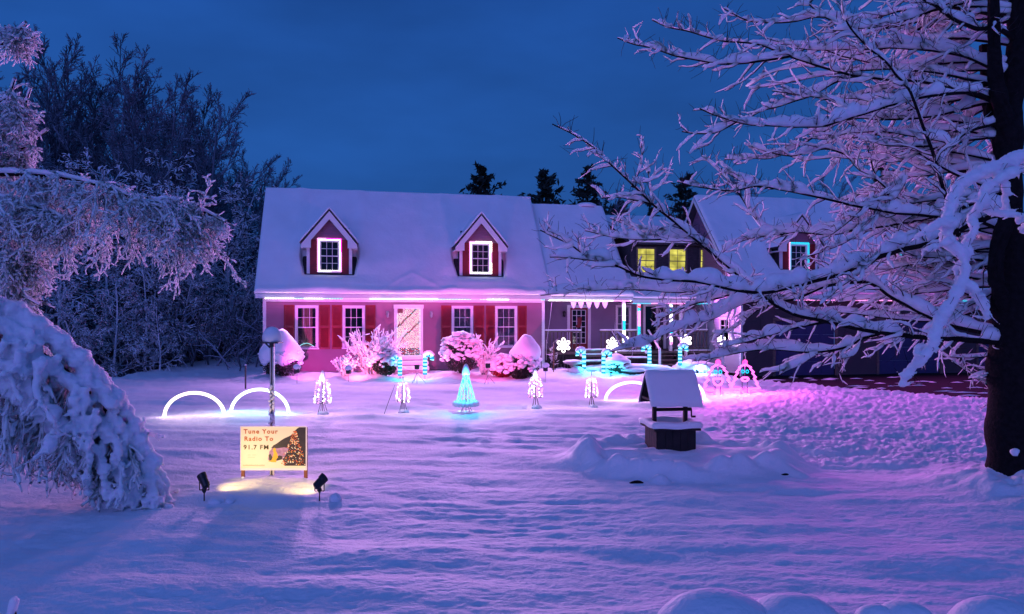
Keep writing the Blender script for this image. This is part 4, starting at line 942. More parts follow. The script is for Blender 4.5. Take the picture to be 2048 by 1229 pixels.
# ------------------------------------------------------------------ little light trees
emis('cone_cyan', (.03, .75, 1), 2.4)
def light_tree(px, base, top, wpx, label, bulbs, col, power, capm='roof_snow', n=9, rings=11, leg=.28, mega=False, seed=0, broken=0., cap=True):
    Y = 1490*2.2/(base-638); p = P(px, base, Y); p[2] = Gz(p[0], p[1]); h = (base-top)/F*Y; rb = wpx/F*Y/2
    t = thing('light_tree', label, 'light tree', p, 0, 'small cone light trees on the lawn'); rr = random.Random(seed)
    mb = MB(); mb.tube([(0, 0, -.1), (0, 0, h-.02)], .009, 5)
    for a in (0.5, 2.2, 3.9, 5.4): mb.beam((rb*.75*math.cos(a), rb*.75*math.sin(a), -.05), (rb*.2*math.cos(a), rb*.2*math.sin(a), leg), .010)
    mb.tube([(rb*math.cos(a), rb*math.sin(a), leg) for a in np.linspace(0, 2*math.pi, 19)[:-1]], .006, 4, closed=True)
    mb.build('wire_frame', M['black'], t)
    mb = MB(); wb = MB(); z1 = h*.96
    prof = (lambda v: 1-v) if mega else (lambda v: (1-v**2.2)**.62*.92+.08*(1-v))
    for k in range(n):
        a = 2*math.pi*k/n+.2; prev = None
        for j in range(rings):
            v = (j+.0)/rings*(.98 if mega else .80); r = rb*prof(v)*rr.uniform(.93, 1.05); q = (r*math.cos(a+rr.uniform(-.06, .06)), r*math.sin(a), leg+(z1-leg)*v)
            if prev: wb.beam(prev, q, .004)
            prev = q
            if rr.random() < broken: continue
            mb.cur = rr.choices(range(len(bulbs)), [b[1] for b in bulbs])[0]
            if mega: mb.cur = 0 if (k+int(j*.28)) % 4 < 2 else 1
            mb.octa(q, (.013 if mega else .021)*rr.uniform(.8, 1.2))
    wb.build('strands', M['black'], t, kind='stuff'); mb.build('bulbs', [M[b[0]] for b in bulbs], t, kind='stuff')
    if cap:
        zt = h*.985; mb = MB(); q = rb*.42; mb.lathe([(q, -h*.22), (q*1.02, -h*.18), (q*.78, -h*.09), (q*.45, -.02), (.01, .015)], (0, 0, zt), 12); mb.build('snow_cap', M[capm], t, smooth=True)
    if mega:
        c = [(rb*1.05*math.cos(a), rb*1.05*math.sin(a), leg-.02) for a in np.linspace(0, 2*math.pi, 15)[:-1]]; blobs('hoop_snow', c, [(.075, .075, .075)]*14, M['snow_cyan_tint'], t, .3, 'stuff')
    else:
        bigblob('fallen_snow', (rb*.2, -.05, .03), (.14, .1, .06), M['roof_snow'], t, .3, 2, 3)
    lamp('POINT', 'tree_light', t, (0, -rb*1.1, leg+h*.5), col, power, shadow_soft_size=.005)
M['snow_cyan_tint'] = mat('cold_lit_snow', (.8, .86, .88), .7, noise=(12, .06))  # the cyan bulbs' glow is tinted into this snow's base colour
WB = [('led_white', 4), ('led_pink', 2), ('led_dim', 2)]
light_tree(645, 826, 738, 33, 'pink and white cone light tree nearest the bluish arch', WB, (1, .5, .95), 9, seed=1, broken=.1)
light_tree(806, 824, 750, 28, 'white cone light tree in front of the left candy cane by the steps', WB, (1, .6, .98), 9, seed=2, broken=.15, cap=False)
light_tree(932, 824, 729, 40, 'tall cyan and white cone light tree in the middle of the lawn', [('led_ice', 1), ('cone_cyan', 1)], (.08, .62, 1), 30, 'snow_cyan_tint', n=16, rings=34, leg=.2, mega=True, seed=3)
light_tree(1071, 814, 736, 29, 'white cone light tree in front of the smooth capped corner shrub', WB, (.95, .6, 1), 9, seed=4, broken=.18, n=8)
light_tree(1183, 812, 738, 25, 'white cone light tree before the snowy porch benches', WB, (1, .6, .95), 9, seed=5, broken=.2, n=8, cap=False)
# guy wire beside the second tree
t = thing('guy_wire', 'thin dark wire leaning beside the white cone tree near the steps', 'wire', P(768, 828, 17.3)); mb = MB(); q = Vector(P(790, 770, 17.5))-Vector(t.location); mb.tube([(0, 0, -.02), q*.3, q*.6, q], .006, 4); mb.build('wire', M['black'], t)

# ------------------------------------------------------------------ glowing tree faces
def face_tree(px, base, top, label, seed):
    Y = 1490*2.2/(base-638); p = P(px, base, Y); p[2] = Gz(p[0], p[1]); h = (base-top)/F*Y
    t = thing('singing_tree_light', label, 'light figure', p, .05, 'glowing tree faces on the lawn'); w_ = .42
    k = h/1.0; half = [(.10, .0), (.10, .13), (.40, .15), (.30, .30), (.34, .33), (.24, .47), (.29, .51), (.20, .64), (.235, .68), (.15, .78), (.16, .83), (.06, .90), (0, .94)]
    half = [(a*k*1.3, b*k*1.06) for a, b in half]
    out_ = [(x, 0, z) for x, z in half]+[(-x, 0, z) for x, z in half[::-1][1:]]
    mb = MB()
    for a, b in zip(out_[:-1], out_[1:]):
        A, B = Vector(a), Vector(b); n = max(1, int((B-A).length/.035))
        for i in range(n): mb.octa(tuple(A.lerp(B, i/n)), .038)
    for a, b in zip(out_[:-1], out_[1:]): mb.tube([a, b], .028, 6)
    mb.build('outline_beads', M['led_face'], t, kind='stuff')
    mb = MB()
    for s in (-1, 1): mb.tube([(s*.075*k+.045*k*math.cos(q), -.01, .74*k+.055*k*math.sin(q)) for q in np.linspace(0, 2*math.pi, 11)[:-1]], .015, 5, closed=True)
    mb.build('eyes', M['led_cyan'], t)
    mb = MB(); wd, hh = ((.15, .17) if seed == 1 else (.12, .09))
    mb.tube([(wd*k*math.cos(q), -.01, (.47 if seed == 1 else .5)*k+hh*k*(math.sin(q) if math.sin(q) < 0 else .35*math.sin(q))) for q in np.linspace(0, 2*math.pi, 17)[:-1]], .032, 5, closed=True)
    mb.build('mouth', M['led_face'], t)
    mb = MB()
    for i in range(16): a = i*.39; mb.octa((.06*math.cos(a)*(.5+.5*(i % 2)), 0, 1.06*k+.06*math.sin(a)*(.5+.5*(i % 2))), .034)
    mb.build('star', M['led_star'], t)
    mb = MB(); mb.beam((-.08, .02, -.15), (-.08, .02, .6*k), .015); mb.beam((.08, .02, -.15), (.08, .02, .6*k), .015); mb.beam((0, .02, .5*k), (0, .02, 1.05*k), .012); mb.build('support_stakes', M['black'], t)
    lamp('POINT', 'face_light', t, (0, -.12, 1.0*k), (1, .10, .9), 230, shadow_soft_size=.01)
    lamp('POINT', 'face_light', t, (.2, .25, .35*k), (1, .04, .72), 8, shadow_soft_size=.01)
    lamp('POINT', 'star_light', t, (0, -.1, 1.06*k), (1, .05, .6), 9, shadow_soft_size=.01)
emis('led_face', (1, .12, .8), 3.2); emis('led_star', (1, .08, .5), 2.2)
face_tree(1436, 789, 728, 'magenta tree outline light with wide open mouth, nearest the wishing well', 1)
face_tree(1490, 786, 728, 'magenta tree outline light with a small mouth, nearest the garage', 2)

# ------------------------------------------------------------------ wishing well
wz = Gz(*WELL)+.0; WY = WELL[1]; px0 = (WELL[0], WY)
t = thing('wishing_well', 'dark wooden wishing well with a snow covered gable roof on the stone ringed bed', 'wishing well', (WELL[0], WY, wz), R(6))
S_ = .355; H_ = .33; t.scale = (.85, .9, 1)
mb = MB(); mb.box((-S_, -S_, -.2), (S_, S_, H_-.0))
mbh = MB(); 
for s in range(4):
    c_, s_2 = math.cos(s*math.pi/2), math.sin(s*math.pi/2); n = 5
    for i in range(n):
        a = -S_+2*S_*i/n+.004; b = -S_+2*S_*(i+1)/n-.004; m2 = MB(); m2.box((a, -S_-.018, -.15), (b, -S_, H_)); m2.v = [(x*c_-y*s_2, x*s_2+y*c_, z) for x, y, z in m2.v]; m2.build('board', M['dark_wood'], t)
mb.build('well_box', M['dark_wood'], t)
mb = MB()
for (a, b, c, d) in ((-.44, .44, -.44, -.2), (-.44, .44, .2, .44), (-.44, -.2, -.2, .2), (.2, .44, -.2, .2)): mb.box((a, c, H_), (b, d, H_+.035))
mb.build('rim', M['dark_wood'], t)
# rim snow, square outside and round inside
n = 48; V = []
for rr_, zz in ((1.0, .035), (1.03, .09), (.97, .125), (.8, .128), (.62, .10), (.58, .06), (.585, .03)):
    for i in range(n):
        a = 2*math.pi*i/n; c_, s_2 = math.cos(a), math.sin(a); sq = .455/max(abs(c_), abs(s_2)); cir = .455
        f = max(0, min(1, (rr_-.58)/.4)); r = (sq*f+cir*(1-f)*1.0)*(rr_ if rr_ > .6 else .6); V.append((r*c_, r*s_2, H_+zz+.008*math.sin(a*5)))
ii = np.arange(7*n).reshape(7, n); Q = np.stack([ii[:-1], np.roll(ii, -1, 1)[:-1], np.roll(ii, -1, 1)[1:], ii[1:]], -1).reshape(-1, 4)
npmesh('rim_snow', V, Q, M['roof_snow'], t, kind='stuff')
for x in (-.30, .30):
    mb = MB(); mb.box((x-.035, -.035, H_+.03), (x+.035, .035, .93)); mb.build('post', M['dark_wood'], t)
mb = MB(); mb.tube([(-.3, 0, .62), (.42, 0, .62)], .028, 10); mb.tube([(.42, 0, .62), (.42, 0, .50)], .014, 6); mb.tube([(.42, 0, .50), (.5, 0, .50)], .018, 6); mb.build('windlass', M['dark_wood'], t)
mb = MB(); mb.box((-.36, -.34, .76), (.36, -.29, .81)); mb.box((-.36, .29, .76), (.36, .34, .81)); mb.box((-.33, -.34, .765), (-.27, .34, .805)); mb.box((.27, -.34, .765), (.33, .34, .805)); mb.build('roof_plate', M['dark_wood'], t)
rz_, re_, ry = 1.19, .73, .38
for s in (-1, 1):
    for i in range(6):
        a = i/6; b = (i+1)/6-.01; m2 = MB(); y0, y1 = s*ry*a, s*ry*b; z0, z1 = rz_-(rz_-re_)*a, rz_-(rz_-re_)*b
        m2.quadv((-.46, y0, z0), (.46, y0, z0), (.46, y1, z1), (-.46, y1, z1)); m2.quadv((-.46, y1, z1-.02), (.46, y1, z1-.02), (.46, y0, z0-.02), (-.46, y0, z0-.02))
        m2.quadv((-.46, y0, z0), (-.46, y1, z1), (-.46, y1, z1-.02), (-.46, y0, z0-.02)); m2.quadv((.46, y1, z1), (.46, y0, z0), (.46, y0, z0-.02), (.46, y1, z1-.02)); m2.quadv((-.46, y1, z1), (.46, y1, z1), (.46, y1, z1-.02), (-.46, y1, z1-.02)); m2.build('roof_board', M['dark_wood'], t)
mb = MB()
for x in (-.455, .44): mb.prism([(-.3, .83), (.3, .83), (0, 1.16)], 'x', x, x+.015) if x > 0 else mb.beam((x+.01, -.3, .8), (x+.01, .3, .8), .03)
mb.build('gable', M['dark_wood'], t)
# roof snow: thick soft saddle with rounded ends
nx_, nu = 46, 60; V = []
for i in range(nx_):
    fx = i/(nx_-1); x = -.49+.98*fx; ex = min(1, min(fx, 1-fx)/.06); ex = math.sqrt(1-(1-ex)**2)
    for j in range(nu):
        u = -1+2*j/(nu-1); au = abs(u); eu = min(1, (1-au)/.07); eu = math.sqrt(max(0, 1-(1-eu)**2)); th = .105*ex*eu
        yb = u*ry*1.06; zb = rz_-(rz_-re_)*au*1.06
        rid = .035*max(0, 1-au/.16)**2*ex; nrm = np.array([0, np.sign(u)*(rz_-re_), ry]); nrm /= np.linalg.norm(nrm); k = min(1, au/.14)
        nv = nrm*k+np.array([0, 0, 1])*(1-k); V.append((x, yb+nv[1]*th, zb+nv[2]*th-rid+.006*math.sin(x*13+u*6)*ex))
V = np.array(V); V[:, 2] += .012*fbm(V[:, 0]*9, V[:, 1]*9, 5, 2); ii = np.arange(nx_*nu).reshape(nx_, nu); Q = np.stack([ii[:-1, :-1], ii[1:, :-1], ii[1:, 1:], ii[:-1, 1:]], -1).reshape(-1, 4)
npmesh('roof_snow', V, Q, M['roof_snow'], t, kind='stuff')
# stones of the bed that still show
for px, py, r, lb in ((1272, 966, .085, 'dark stone edge showing below the snow at the left end of the well bed'), (1569, 958, .05, 'dark stone peeping from the snow at the right end of the well bed')):
    Y = 10.0 if px < 1400 else 10.42; p = P(px, py, Y); p[2] = Gz(p[0], p[1])+.0; tag(bigblob('stone', p+np.array([0, -.02, .0]), (r*1.0, r*.5, r*.4), M['bark'], None, .25, 1.5, 3), lb, 'stone')

# ------------------------------------------------------------------ sign, its floodlights, the capped post
YS = 9.95; sx0, sx1 = P(481, 0, YS)[0], P(613.5, 0, YS)[0]; sz1, sz0 = P(0, 853, YS)[2], P(0, 941, YS)[2]
t = thing('yard_sign', 'cream yard sign about tuning the radio, with a printed Christmas tree picture', 'sign', ((sx0+sx1)/2, YS, 0))
ox = (sx0+sx1)/2; hw = (sx1-sx0)/2; M['sign_board'] = mat('sign_board', (.86, .78, .55), .5, noise=(3, .03))
mb = MB(); mb.box((-hw, 0, sz0), (hw, .018, sz1)); mb.build('board', M['sign_board'], t)
mb = MB(); mb.box((-hw, -.006, sz0), (-hw+.012, -.0, sz1)); mb.box((hw-.012, -.006, sz0), (hw, 0, sz1)); mb.box((-hw+.012, -.0055, sz1-.012), (hw-.012, 0, sz1)); mb.box((-hw+.012, -.0055, sz0), (hw-.012, 0, sz0+.03)); mb.build('board_edge', M['trim'], t)
for s in (-1, 1): x = s*(hw-.022); mb = MB(); mb.box((x-.022, .02, -.3), (x+.022, .05, sz1-.02)); mb.build('sign_stake', M['brown_paint'], t)
M['ink_orange'] = mat('orange_ink', (.5, .1, .01), .6, noise=(9, .1)); M['ink_olive'] = mat('olive_ink', (.06, .045, .01), .6, noise=(9, .1)); M['ink_faint'] = mat('faint_ink', (.62, .52, .33), .6, noise=(9, .1))
M['ink_dark'] = mat('dark_ink', (.02, .012, .02), .5, noise=(20, .4)); M['ink_snow'] = mat('violet_ink', (.38, .2, .36), .5, noise=(18, .5)); M['ink_yellow'] = mat('yellow_ink', (.85, .45, .02), .5, noise=(9, .1)); M['ink_red'] = mat('red_ink', (.7, .16, .06), .5, noise=(9, .1))
def text(s, x, z, size, m, off=.0, sp=1.15, name='lettering', sx=1.):
    cu = bpy.data.curves.new(name, 'FONT'); cu.body = s; cu.size = size; cu.offset = off; cu.extrude = .0008; cu.space_character = sp
    o = bpy.data.objects.new(name, cu); C.objects.link(o); dg = bpy.context.evaluated_depsgraph_get(); me = bpy.data.meshes.new_from_object(o.evaluated_get(dg)); bpy.data.objects.remove(o)
    me.materials.clear(); me.materials.append(M[m]); o = link(bpy.data.objects.new(name, me), t); o.location = (x, -.0035, z); o.rotation_euler = (R(90), 0, 0); o.scale = (sx, 1, 1); return o
U = (sx1-sx0)/132.5      # metres per photo pixel on the board
text('Tune Your', -hw+6.5*U, sz1-14.5*U, 12.2*U, 'ink_orange', .0017, 1.22, sx=1.05); text('Radio To', -hw+7.5*U, sz1-29*U, 12.2*U, 'ink_orange', .0017, 1.22, sx=1.05)
text('91.7 FM', -hw+6*U, sz1-46*U, 12.4*U, 'ink_olive', .0012, 1.18, sx=1.08)
mb = MB()
for x, z, l in ((14.5, 57, 7), (23.5, 57, 8), (15, 61.5, 15)):
    for i in range(int(l/1.6)): mb.box((-hw+(x+i*1.6)*U, -.0025, sz1-(z+.9)*U), (-hw+(x+i*1.6+1.1)*U, -.001, sz1-z*U))
for i in range(25): mb.box((-hw+(5+i*1.75)*U, -.0025, sz1-(79.5)*U), (-hw+(5+i*1.75+1.1)*U, -.001, sz1-(76.5+random.random())*U))
mb.build('faint_print', M['ink_faint'], t, kind='stuff')
def patch(name, pts, m, yy):
    mb = MB(); q = [(-hw+x*U, yy, sz1-z*U) for x, z in pts]; mb.quadv(*q); return mb.build(name, M[m], t)
patch('printed_woods', [(61, 44), (66, 38), (72, 35), (80, 29), (88, 24), (95, 21), (101, 18), (108, 10), (113, 5), (118, 1.5), (130.5, 1.5), (130.5, 79), (84, 79), (82, 60), (66, 44)], 'ink_dark', -.0012)
patch('printed_snow_field', [(58, 50), (64, 43.5), (75, 44), (88, 42), (97, 44), (90, 58), (84, 66), (78, 74), (60, 72), (55, 66)], 'ink_snow', -.0022)
patch('printed_bushes', [(56, 58), (60, 55), (63, 60), (66, 64), (78, 58), (84, 60), (83, 67), (70, 69), (58, 68)], 'ink_dark', -.0026)
patch('printed_light_field', [(54, 71), (70, 70), (84, 66), (88, 73), (88, 79), (54, 79)], 'sign_board', -.0030)
patch('printed_figure', [(66, 44), (68.5, 43), (71, 45), (71, 49), (74, 55), (75, 62), (72, 66), (71.5, 72), (62, 71.5), (54.5, 69.5), (62, 68), (65, 60), (66.5, 53), (64.5, 48)], 'ink_yellow', -.0034)
tr_ = patch('printed_tree', [(109, 8), (112, 14), (116, 26), (121, 40), (126, 54), (131, 66), (131, 78.5), (84, 78.5), (80, 72), (90, 58), (97, 44), (101, 32), (105, 18)], 'ink_dark', -.0016)
mb = MB(); rr = random.Random(4)
for i in range(260):
    z = rr.uniform(10, 77); hwz = (z-6)*.37+1; x = 109-(z-10)*.06+rr.uniform(-hwz, hwz)
    if x > 130 or x < 82: continue
    mb.cur = rr.choices([0, 1, 2, 3], [4, 3, 2, 1])[0]; s = rr.uniform(.7, 1.7); a = rr.random()*3; q = []
    for k in range(5): q.append((-hw+(x+s*math.cos(a+k*1.257))*U, -.004-.00001*i, sz1-(z+s*.8*math.sin(a+k*1.257))*U))
    mb.quadv(*q)
mb.build('printed_tree_lights', [M['ink_red'], M['sign_board'], M['ink_orange'], M['ink_yellow']], t, kind='stuff')
blobs('stake_snow', [(-hw+.03, .0, .06), (-.2, -.05, .03), (hw-.03, 0, .05), (.12, 0, .05)], [(.03, .03, .035), (.05, .03, .03), (.04, .03, .02), (.07, .04, .04)], M['roof_snow'], t, .4, 'stuff')
# snow capped post behind it
xp = P(544.5, 0, 10.25)[0]; t = thing('capped_post', 'galvanised post behind the yard sign, a dome of snow on its flat plate', 'post', (xp, 10.25, 0)); zt = P(0, 687, 10.25)[2]
mb = MB(); mb.box((-.026, -.026, -.3), (-.010, .026, zt)); mb.box((.012, -.026, -.3), (.028, .026, zt)); mb.box((-.010, .006, -.3), (.012, .026, zt)); mb.build('post', M['galv'], t, bevel=.003)
mb = MB(); mb.tube([(.03, -.03, .9), (.032, -.035, .2), (.03, -.03, -.1)], .008, 5); mb.build('cable', M['trim'], t)
mb = MB(); mb.box((-.125, -.12, zt), (.115, .12, zt+.018)); mb.box((-.03, -.03, zt-.05), (.03, .03, zt)); mb.beam((-.08, -.03, zt), (-.02, -.03, zt-.06), .018); mb.build('top_plate', M['black'], t)
def dome(V): V = V.copy(); V[:, 2] = np.maximum(V[:, 2], -.42); V[:, 0] *= 1+.02*V[:, 2]; return V
bigblob('snow_dome', (-.004, 0, zt+.018+.062), (.128, .125, .148), M['roof_snow'], t, .03, 1.3, 2, dome)
c = [(random.uniform(-.034, .03), -.03, z) for z in np.arange(.75, 1.28, .025)]; blobs('clinging_snow', c, [(.018, .01, .02)]*len(c), M['roof_snow'], t, .6, 'stuff')
# sign floodlights
def sign_flood(px, base, top, flip, label):
    Y = 8.95; p = P(px, base, Y); p[2] = CH-(base-HZ)/F*Y; t = thing('sign_floodlight', label, 'floodlight', p, 0, 'black floodlights in front of the sign'); h = (base-top)/F*Y; t.scale = (.86, .86, 1)
    mb = MB(); mb.tube([(0, 0, -.15), (0, 0, h*.42)], .009, 6); mb.build('stake', M['black'], t)
    mb = MB(); mb.lathe([(.012, h*.38), (.03, h*.45), (.035, h*.52), (.02, h*.56), (.028, h*.6), (.028, h*.66)], k=10); mb.build('knuckle', M['black'], t, smooth=True)
    v = Vector((.55*flip, .55, .55)).normalized() if flip > 0 else Vector((-.62, .35, .9)).normalized()
    c = Vector((0, 0, h*.76)); mb = MB(); mb.tube([c-v*.085, c-v*.07, c+v*.03, c+v*.045, c+v*.10], [.032, .052, .056, .062, .064], 14); mb.build('lamp_head', M['black'], t, smooth=False)
    mb = MB(); mb.tube([c+v*.092, c+v*.101], .055, 12); mb.build('lens', M['led_warm_yellow'], t) if False else mb.build('lens', M['black'], t)
    u = Vector((1, 0, 0)); mb = MB(); mb.beam(c-u*.065-Vector((0, .0, .1)), c-u*.065, .012); mb.beam(c+u*.065-Vector((0, .0, .1)), c+u*.065, .012); mb.beam(c-u*.065-Vector((0, 0, .1)), c+u*.065-Vector((0, 0, .1)), .012); mb.build('bracket', M['black'], t)
    tgt = Vector((ox-.02, YS, .38))-Vector(p)
    lamp('SPOT', 'flood_beam', t, Vector((0, .12, h*.8)), (1, .66, .22), 40, tgt, spot_size=R(100), spot_blend=.9, shadow_soft_size=.03)
sign_flood(408.5, 1010, 949, -1, 'black floodlight left of the yard sign, head tipped to the left')
sign_flood(639, 1006, 953, 1, 'black floodlight right of the yard sign, head bent forward')
for px, py, r, lb in ((432, 1007, (.085, .06, .05), 'snow lump beside the left sign floodlight'), (461, 1003, (.055, .05, .035), 'small snow lump second from the left sign floodlight'), (671, 1001, (.075, .06, .07), 'pointed snow lump right of the right sign floodlight')):
    p = P(px, py, 8.9 if px < 600 else 9.0); p[2] = Gz(p[0], p[1])+.012; tag(bigblob('snow_lump', p, r, M['roof_snow'], None, .35, 1.8, int(px)), lb, 'snow lump')

# ------------------------------------------------------------------ snow mounds at the photographer's feet
for px, py, Y, wpx, lb, sd in ((1437, 1187, 3.9, 128, 'largest rounded snow mound at the bottom edge', 1), (1592, 1190, 3.9, 98, 'second rounded snow mound at the bottom edge, nearest the largest', 2), (1752, 1209, 3.85, 36, 'small snow bump at the bottom edge beside the two big mounds', 3), (1812, 1203, 3.85, 58, 'low rounded snow mound at the bottom edge, third in size', 4), (1990, 1196, 3.85, 84, 'snow mound at the bottom edge under the dark tree trunk', 5)):
    p = P(px, py, Y); r = wpx/F*Y*1.12; g = Gz(p[0], Y); h = p[2]-g
    t = thing('snow_mound', lb, 'snow mound', (p[0], Y, g), 0, None)
    def msh(V, sd=sd): V = V.copy(); V[:, 0] = np.sign(V[:, 0])*np.abs(V[:, 0])**.9; return V
    bigblob('snow', (0, 0, h-r*.9), (r, r*.85, r*.9), M['snow'], t, .05, 1.2, sd, msh)
    mb = MB(); mb.lathe([(r*.25, -.1), (r*.22, h-r)], k=8); mb.build('stump', M['bark'], t)
t = thing('snowy_stalk', 'single dark stalk with a sleeve of snow at the bottom left corner', 'stalk', (P(22, 0, 3.4)[0], 3.4, Gz(P(22, 0, 3.4)[0], 3.4))); zt = P(0, 1196, 3.4)[2]-Gz(P(22, 0, 3.4)[0], 3.4)
mb = MB(); mb.tube([(0, 0, -.1), (.0, 0, zt*.6), (.018, 0, zt-.02)], .009, 6); mb.build('stem', M['twig'], t); mb = MB(); mb.tube([(-.01, 0, zt-.16), (.0, 0, zt-.08), (.016, 0, zt-.01), (.02, 0, zt+.005)], [.01, .02, .021, .006], 8); mb.build('snow', M['tree_snow'], t, smooth=True)
# ------------------------------------------------------------------ the big snow laden tree on the right
TD = 9.75
# (points from tip to root, dark radius at root px, snow px, depth change root->tip in m)
LIMBS = [
 ('r', [(1105,249),(1149,271),(1188,298),(1232,339),(1266,371),(1305,410),(1354,449),(1393,481),(1432,513),(1471,545),(1509,578),(1559,614),(1597,632),(1652,643),(1708,655),(1791,669),(1873,676),(1960,682),(2030,688)], 7, 11, -1.2),
 ('r', [(1305,41),(1334,54),(1373,63),(1417,76),(1451,84),(1515,89),(1554,103),(1588,117),(1637,132),(1686,146),(1715,153),(1780,160),(1850,165),(1930,185),(2015,215)], 4, 9, -.6),
 ('r', [(1398,217),(1432,232),(1471,244),(1520,251),(1588,254),(1637,254),(1676,244),(1735,225),(1783,210),(1857,193),(1940,186),(1974,195),(2018,218)], 4.5, 12, -1.4),
 ('r', [(1450,320),(1503,318),(1560,312),(1686,244),(1759,239),(1832,237),(1905,225),(1969,208),(2015,214)], 3.5, 10, .8),
 ('r', [(1578,95),(1637,100),(1710,99),(1783,97),(1861,101),(1905,108),(1944,119),(2010,150)], 4, 12, .4),
 ('r', [(1666,61),(1735,56),(1793,46),(1861,22),(1891,10),(1960,-30),(2030,-40)], 3.5, 10, -.7),
 ('r', [(1740,190),(1780,172),(1822,159),(1881,146),(1930,141),(1979,141),(2020,150)], 4, 12, 1.0),
 ('r', [(1700,-60),(1780,-30),(1864,8),(1886,24),(1912,40),(1939,52),(1958,58),(1993,58),(2020,72),(2035,95)], 6, 11, -1.0),
 ('r', [(1354,365),(1403,376),(1466,381),(1515,373),(1564,381),(1637,395),(1710,412),(1783,425),(1881,434),(1950,440),(2024,470)], 4.5, 12, -.8),
 ('r', [(1442,508),(1471,488),(1515,474),(1588,466),(1661,469),(1710,461),(1780,450),(1880,430),(1960,400),(2020,380)], 5, 13, .3),
 ('r', [(1100,515),(1149,517),(1222,527),(1295,556),(1393,563),(1470,580),(1530,585),(1585,574),(1631,561),(1671,550),(1711,534),(1751,515),(1792,502),(1845,488),(1886,472),(1960,440),(2022,430)], 9, 15, -1.6),
 ('r', [(1080,592),(1150,583),(1230,578),(1310,582),(1400,587),(1500,594),(1580,600),(1651,572),(1722,564),(1751,572),(1779,592),(1808,607),(1850,629),(1900,650),(1960,665),(2025,680)], 6, 13, .5),
 ('r', [(1600,620),(1702,627),(1765,635),(1822,641),(1890,640),(1960,620),(2020,600)], 4, 12, 1.0),
 ('r', [(1876,332),(1905,293),(1930,268),(1974,251),(2015,240)], 5, 10, -.4),
 ('b', [(1683,-60),(1683,0),(1696,49),(1730,88),(1769,122),(1793,151),(1815,173),(1827,195),(1842,244),(1861,293),(1883,366),(1900,420),(1915,470)], 4.5, 6, -1.2),
 ('b', [(1234,76),(1266,88),(1295,95),(1344,110),(1393,120),(1442,128),(1490,126),(1539,120),(1575,114)], 3, 8, -.2),
 ('b', [(1495,239),(1525,222),(1564,212),(1613,195),(1647,178),(1676,164),(1715,154)], 3, 8, .3),
 ('b', [(1364,264),(1393,268),(1432,266),(1471,246)], 2, 6, .1),
 ('b', [(1656,254),(1686,298),(1715,337),(1754,361),(1800,400),(1850,430)], 3, 6, .5),
 ('b', [(1503,293),(1539,305),(1583,312),(1617,305),(1652,298),(1690,308)], 2.5, 8, .4),
 ('b', [(1622,276),(1661,278),(1700,266),(1759,264),(1832,273),(1890,285)], 2.5, 8, .7),
 ('b', [(1735,273),(1759,288),(1808,293),(1857,293)], 2.5, 8, .6),
 ('b', [(1730,273),(1739,312),(1754,361)], 2, 7, .2),
 ('b', [(1403,312),(1442,347),(1476,386),(1505,430),(1530,462),(1560,470)], 2.5, 7, .6),
 ('b', [(1442,337),(1481,361),(1525,376)], 2, 7, .2),
 ('b', [(1285,283),(1284,310),(1278,342),(1264,370)], 2, 5, .1),
 ('b', [(1296,340),(1300,372),(1304,408)], 1.5, 4, .1),
 ('b', [(1203,398),(1240,395),(1280,402),(1303,408)], 2, 6, .2),
 ('b', [(1170,462),(1230,475),(1300,480),(1370,476),(1410,495)], 2.5, 8, .5),
 ('b', [(1080,460),(1110,475),(1140,490),(1175,512),(1222,527)], 2, 4, .1),
 ('b', [(1220,437),(1290,462),(1360,474),(1410,495)], 2, 6, .6),
 ('b', [(1303,653),(1325,637),(1350,624),(1378,612),(1420,600),(1450,592)], 3, 13, -.5),
 ('b', [(1219,704),(1260,694),(1290,690),(1330,668),(1380,650),(1420,640),(1450,625),(1490,606),(1535,600)], 3, 14, -.6),
 ('b', [(1433,675),(1465,658),(1490,640),(1520,617),(1548,606)], 3, 12, -.3),
 ('b', [(1385,722),(1415,718),(1452,711),(1490,703),(1542,698),(1625,705),(1690,694),(1724,676),(1760,668)], 4, 12, .5),
 ('b', [(1442,696),(1498,683),(1542,669),(1597,655),(1652,645)], 3, 11, .2),
 ('b', [(1634,738),(1651,721),(1668,706)], 2, 8, .1), ('b', [(1557,752),(1574,741),(1600,729),(1630,710)], 2.5, 9, .2),
 ('b', [(1679,718),(1702,712),(1716,696),(1722,680)], 2.5, 9, .1), ('b', [(1745,702),(1765,692),(1790,683),(1800,672)], 2, 7, .1),
 ('b', [(1780,698),(1800,682),(1815,672)], 2, 6, .1), ('b', [(1588,520),(1640,505),(1700,480),(1740,440),(1790,395),(1810,360)], 3.5, 7, -.6),
 ('b', [(1640,610),(1680,575),(1720,545),(1750,520)], 3, 6, -.5), ('b', [(1660,470),(1700,440),(1745,400),(1790,385)], 3, 6, -.3),
 ('b', [(1447,17),(1490,39),(1539,46),(1588,44),(1647,34),(1735,56)], 2.5, 7, .3), ('b', [(1588,-20),(1637,25),(1671,45),(1710,60)], 2.5, 6, .2),
 ('b', [(1640,200),(1700,196),(1760,205),(1820,200)], 2, 8, .6), ('b', [(1545,182),(1600,190),(1660,200),(1700,225)], 2, 7, .5),
 ('b', [(1900,715),(1940,716),(1980,712),(2020,700)], 2.5, 7, .3), ('b', [(1937,759),(1960,752),(1990,748),(2015,740)], 2.5, 7, .2),
 ('b', [(1850,690),(1900,720),(1960,760),(2010,790)], 2.5, 7, .4),
]
def px3(pts, D): return [P(x, y, d) for (x, y), d in zip(pts, D)]
tree = thing('big_tree', 'dark trunked bare tree on the right, every branch thick with snow', 'tree', (P(2033, 0, TD)[0], TD, 0)); TO = np.array(tree.location)
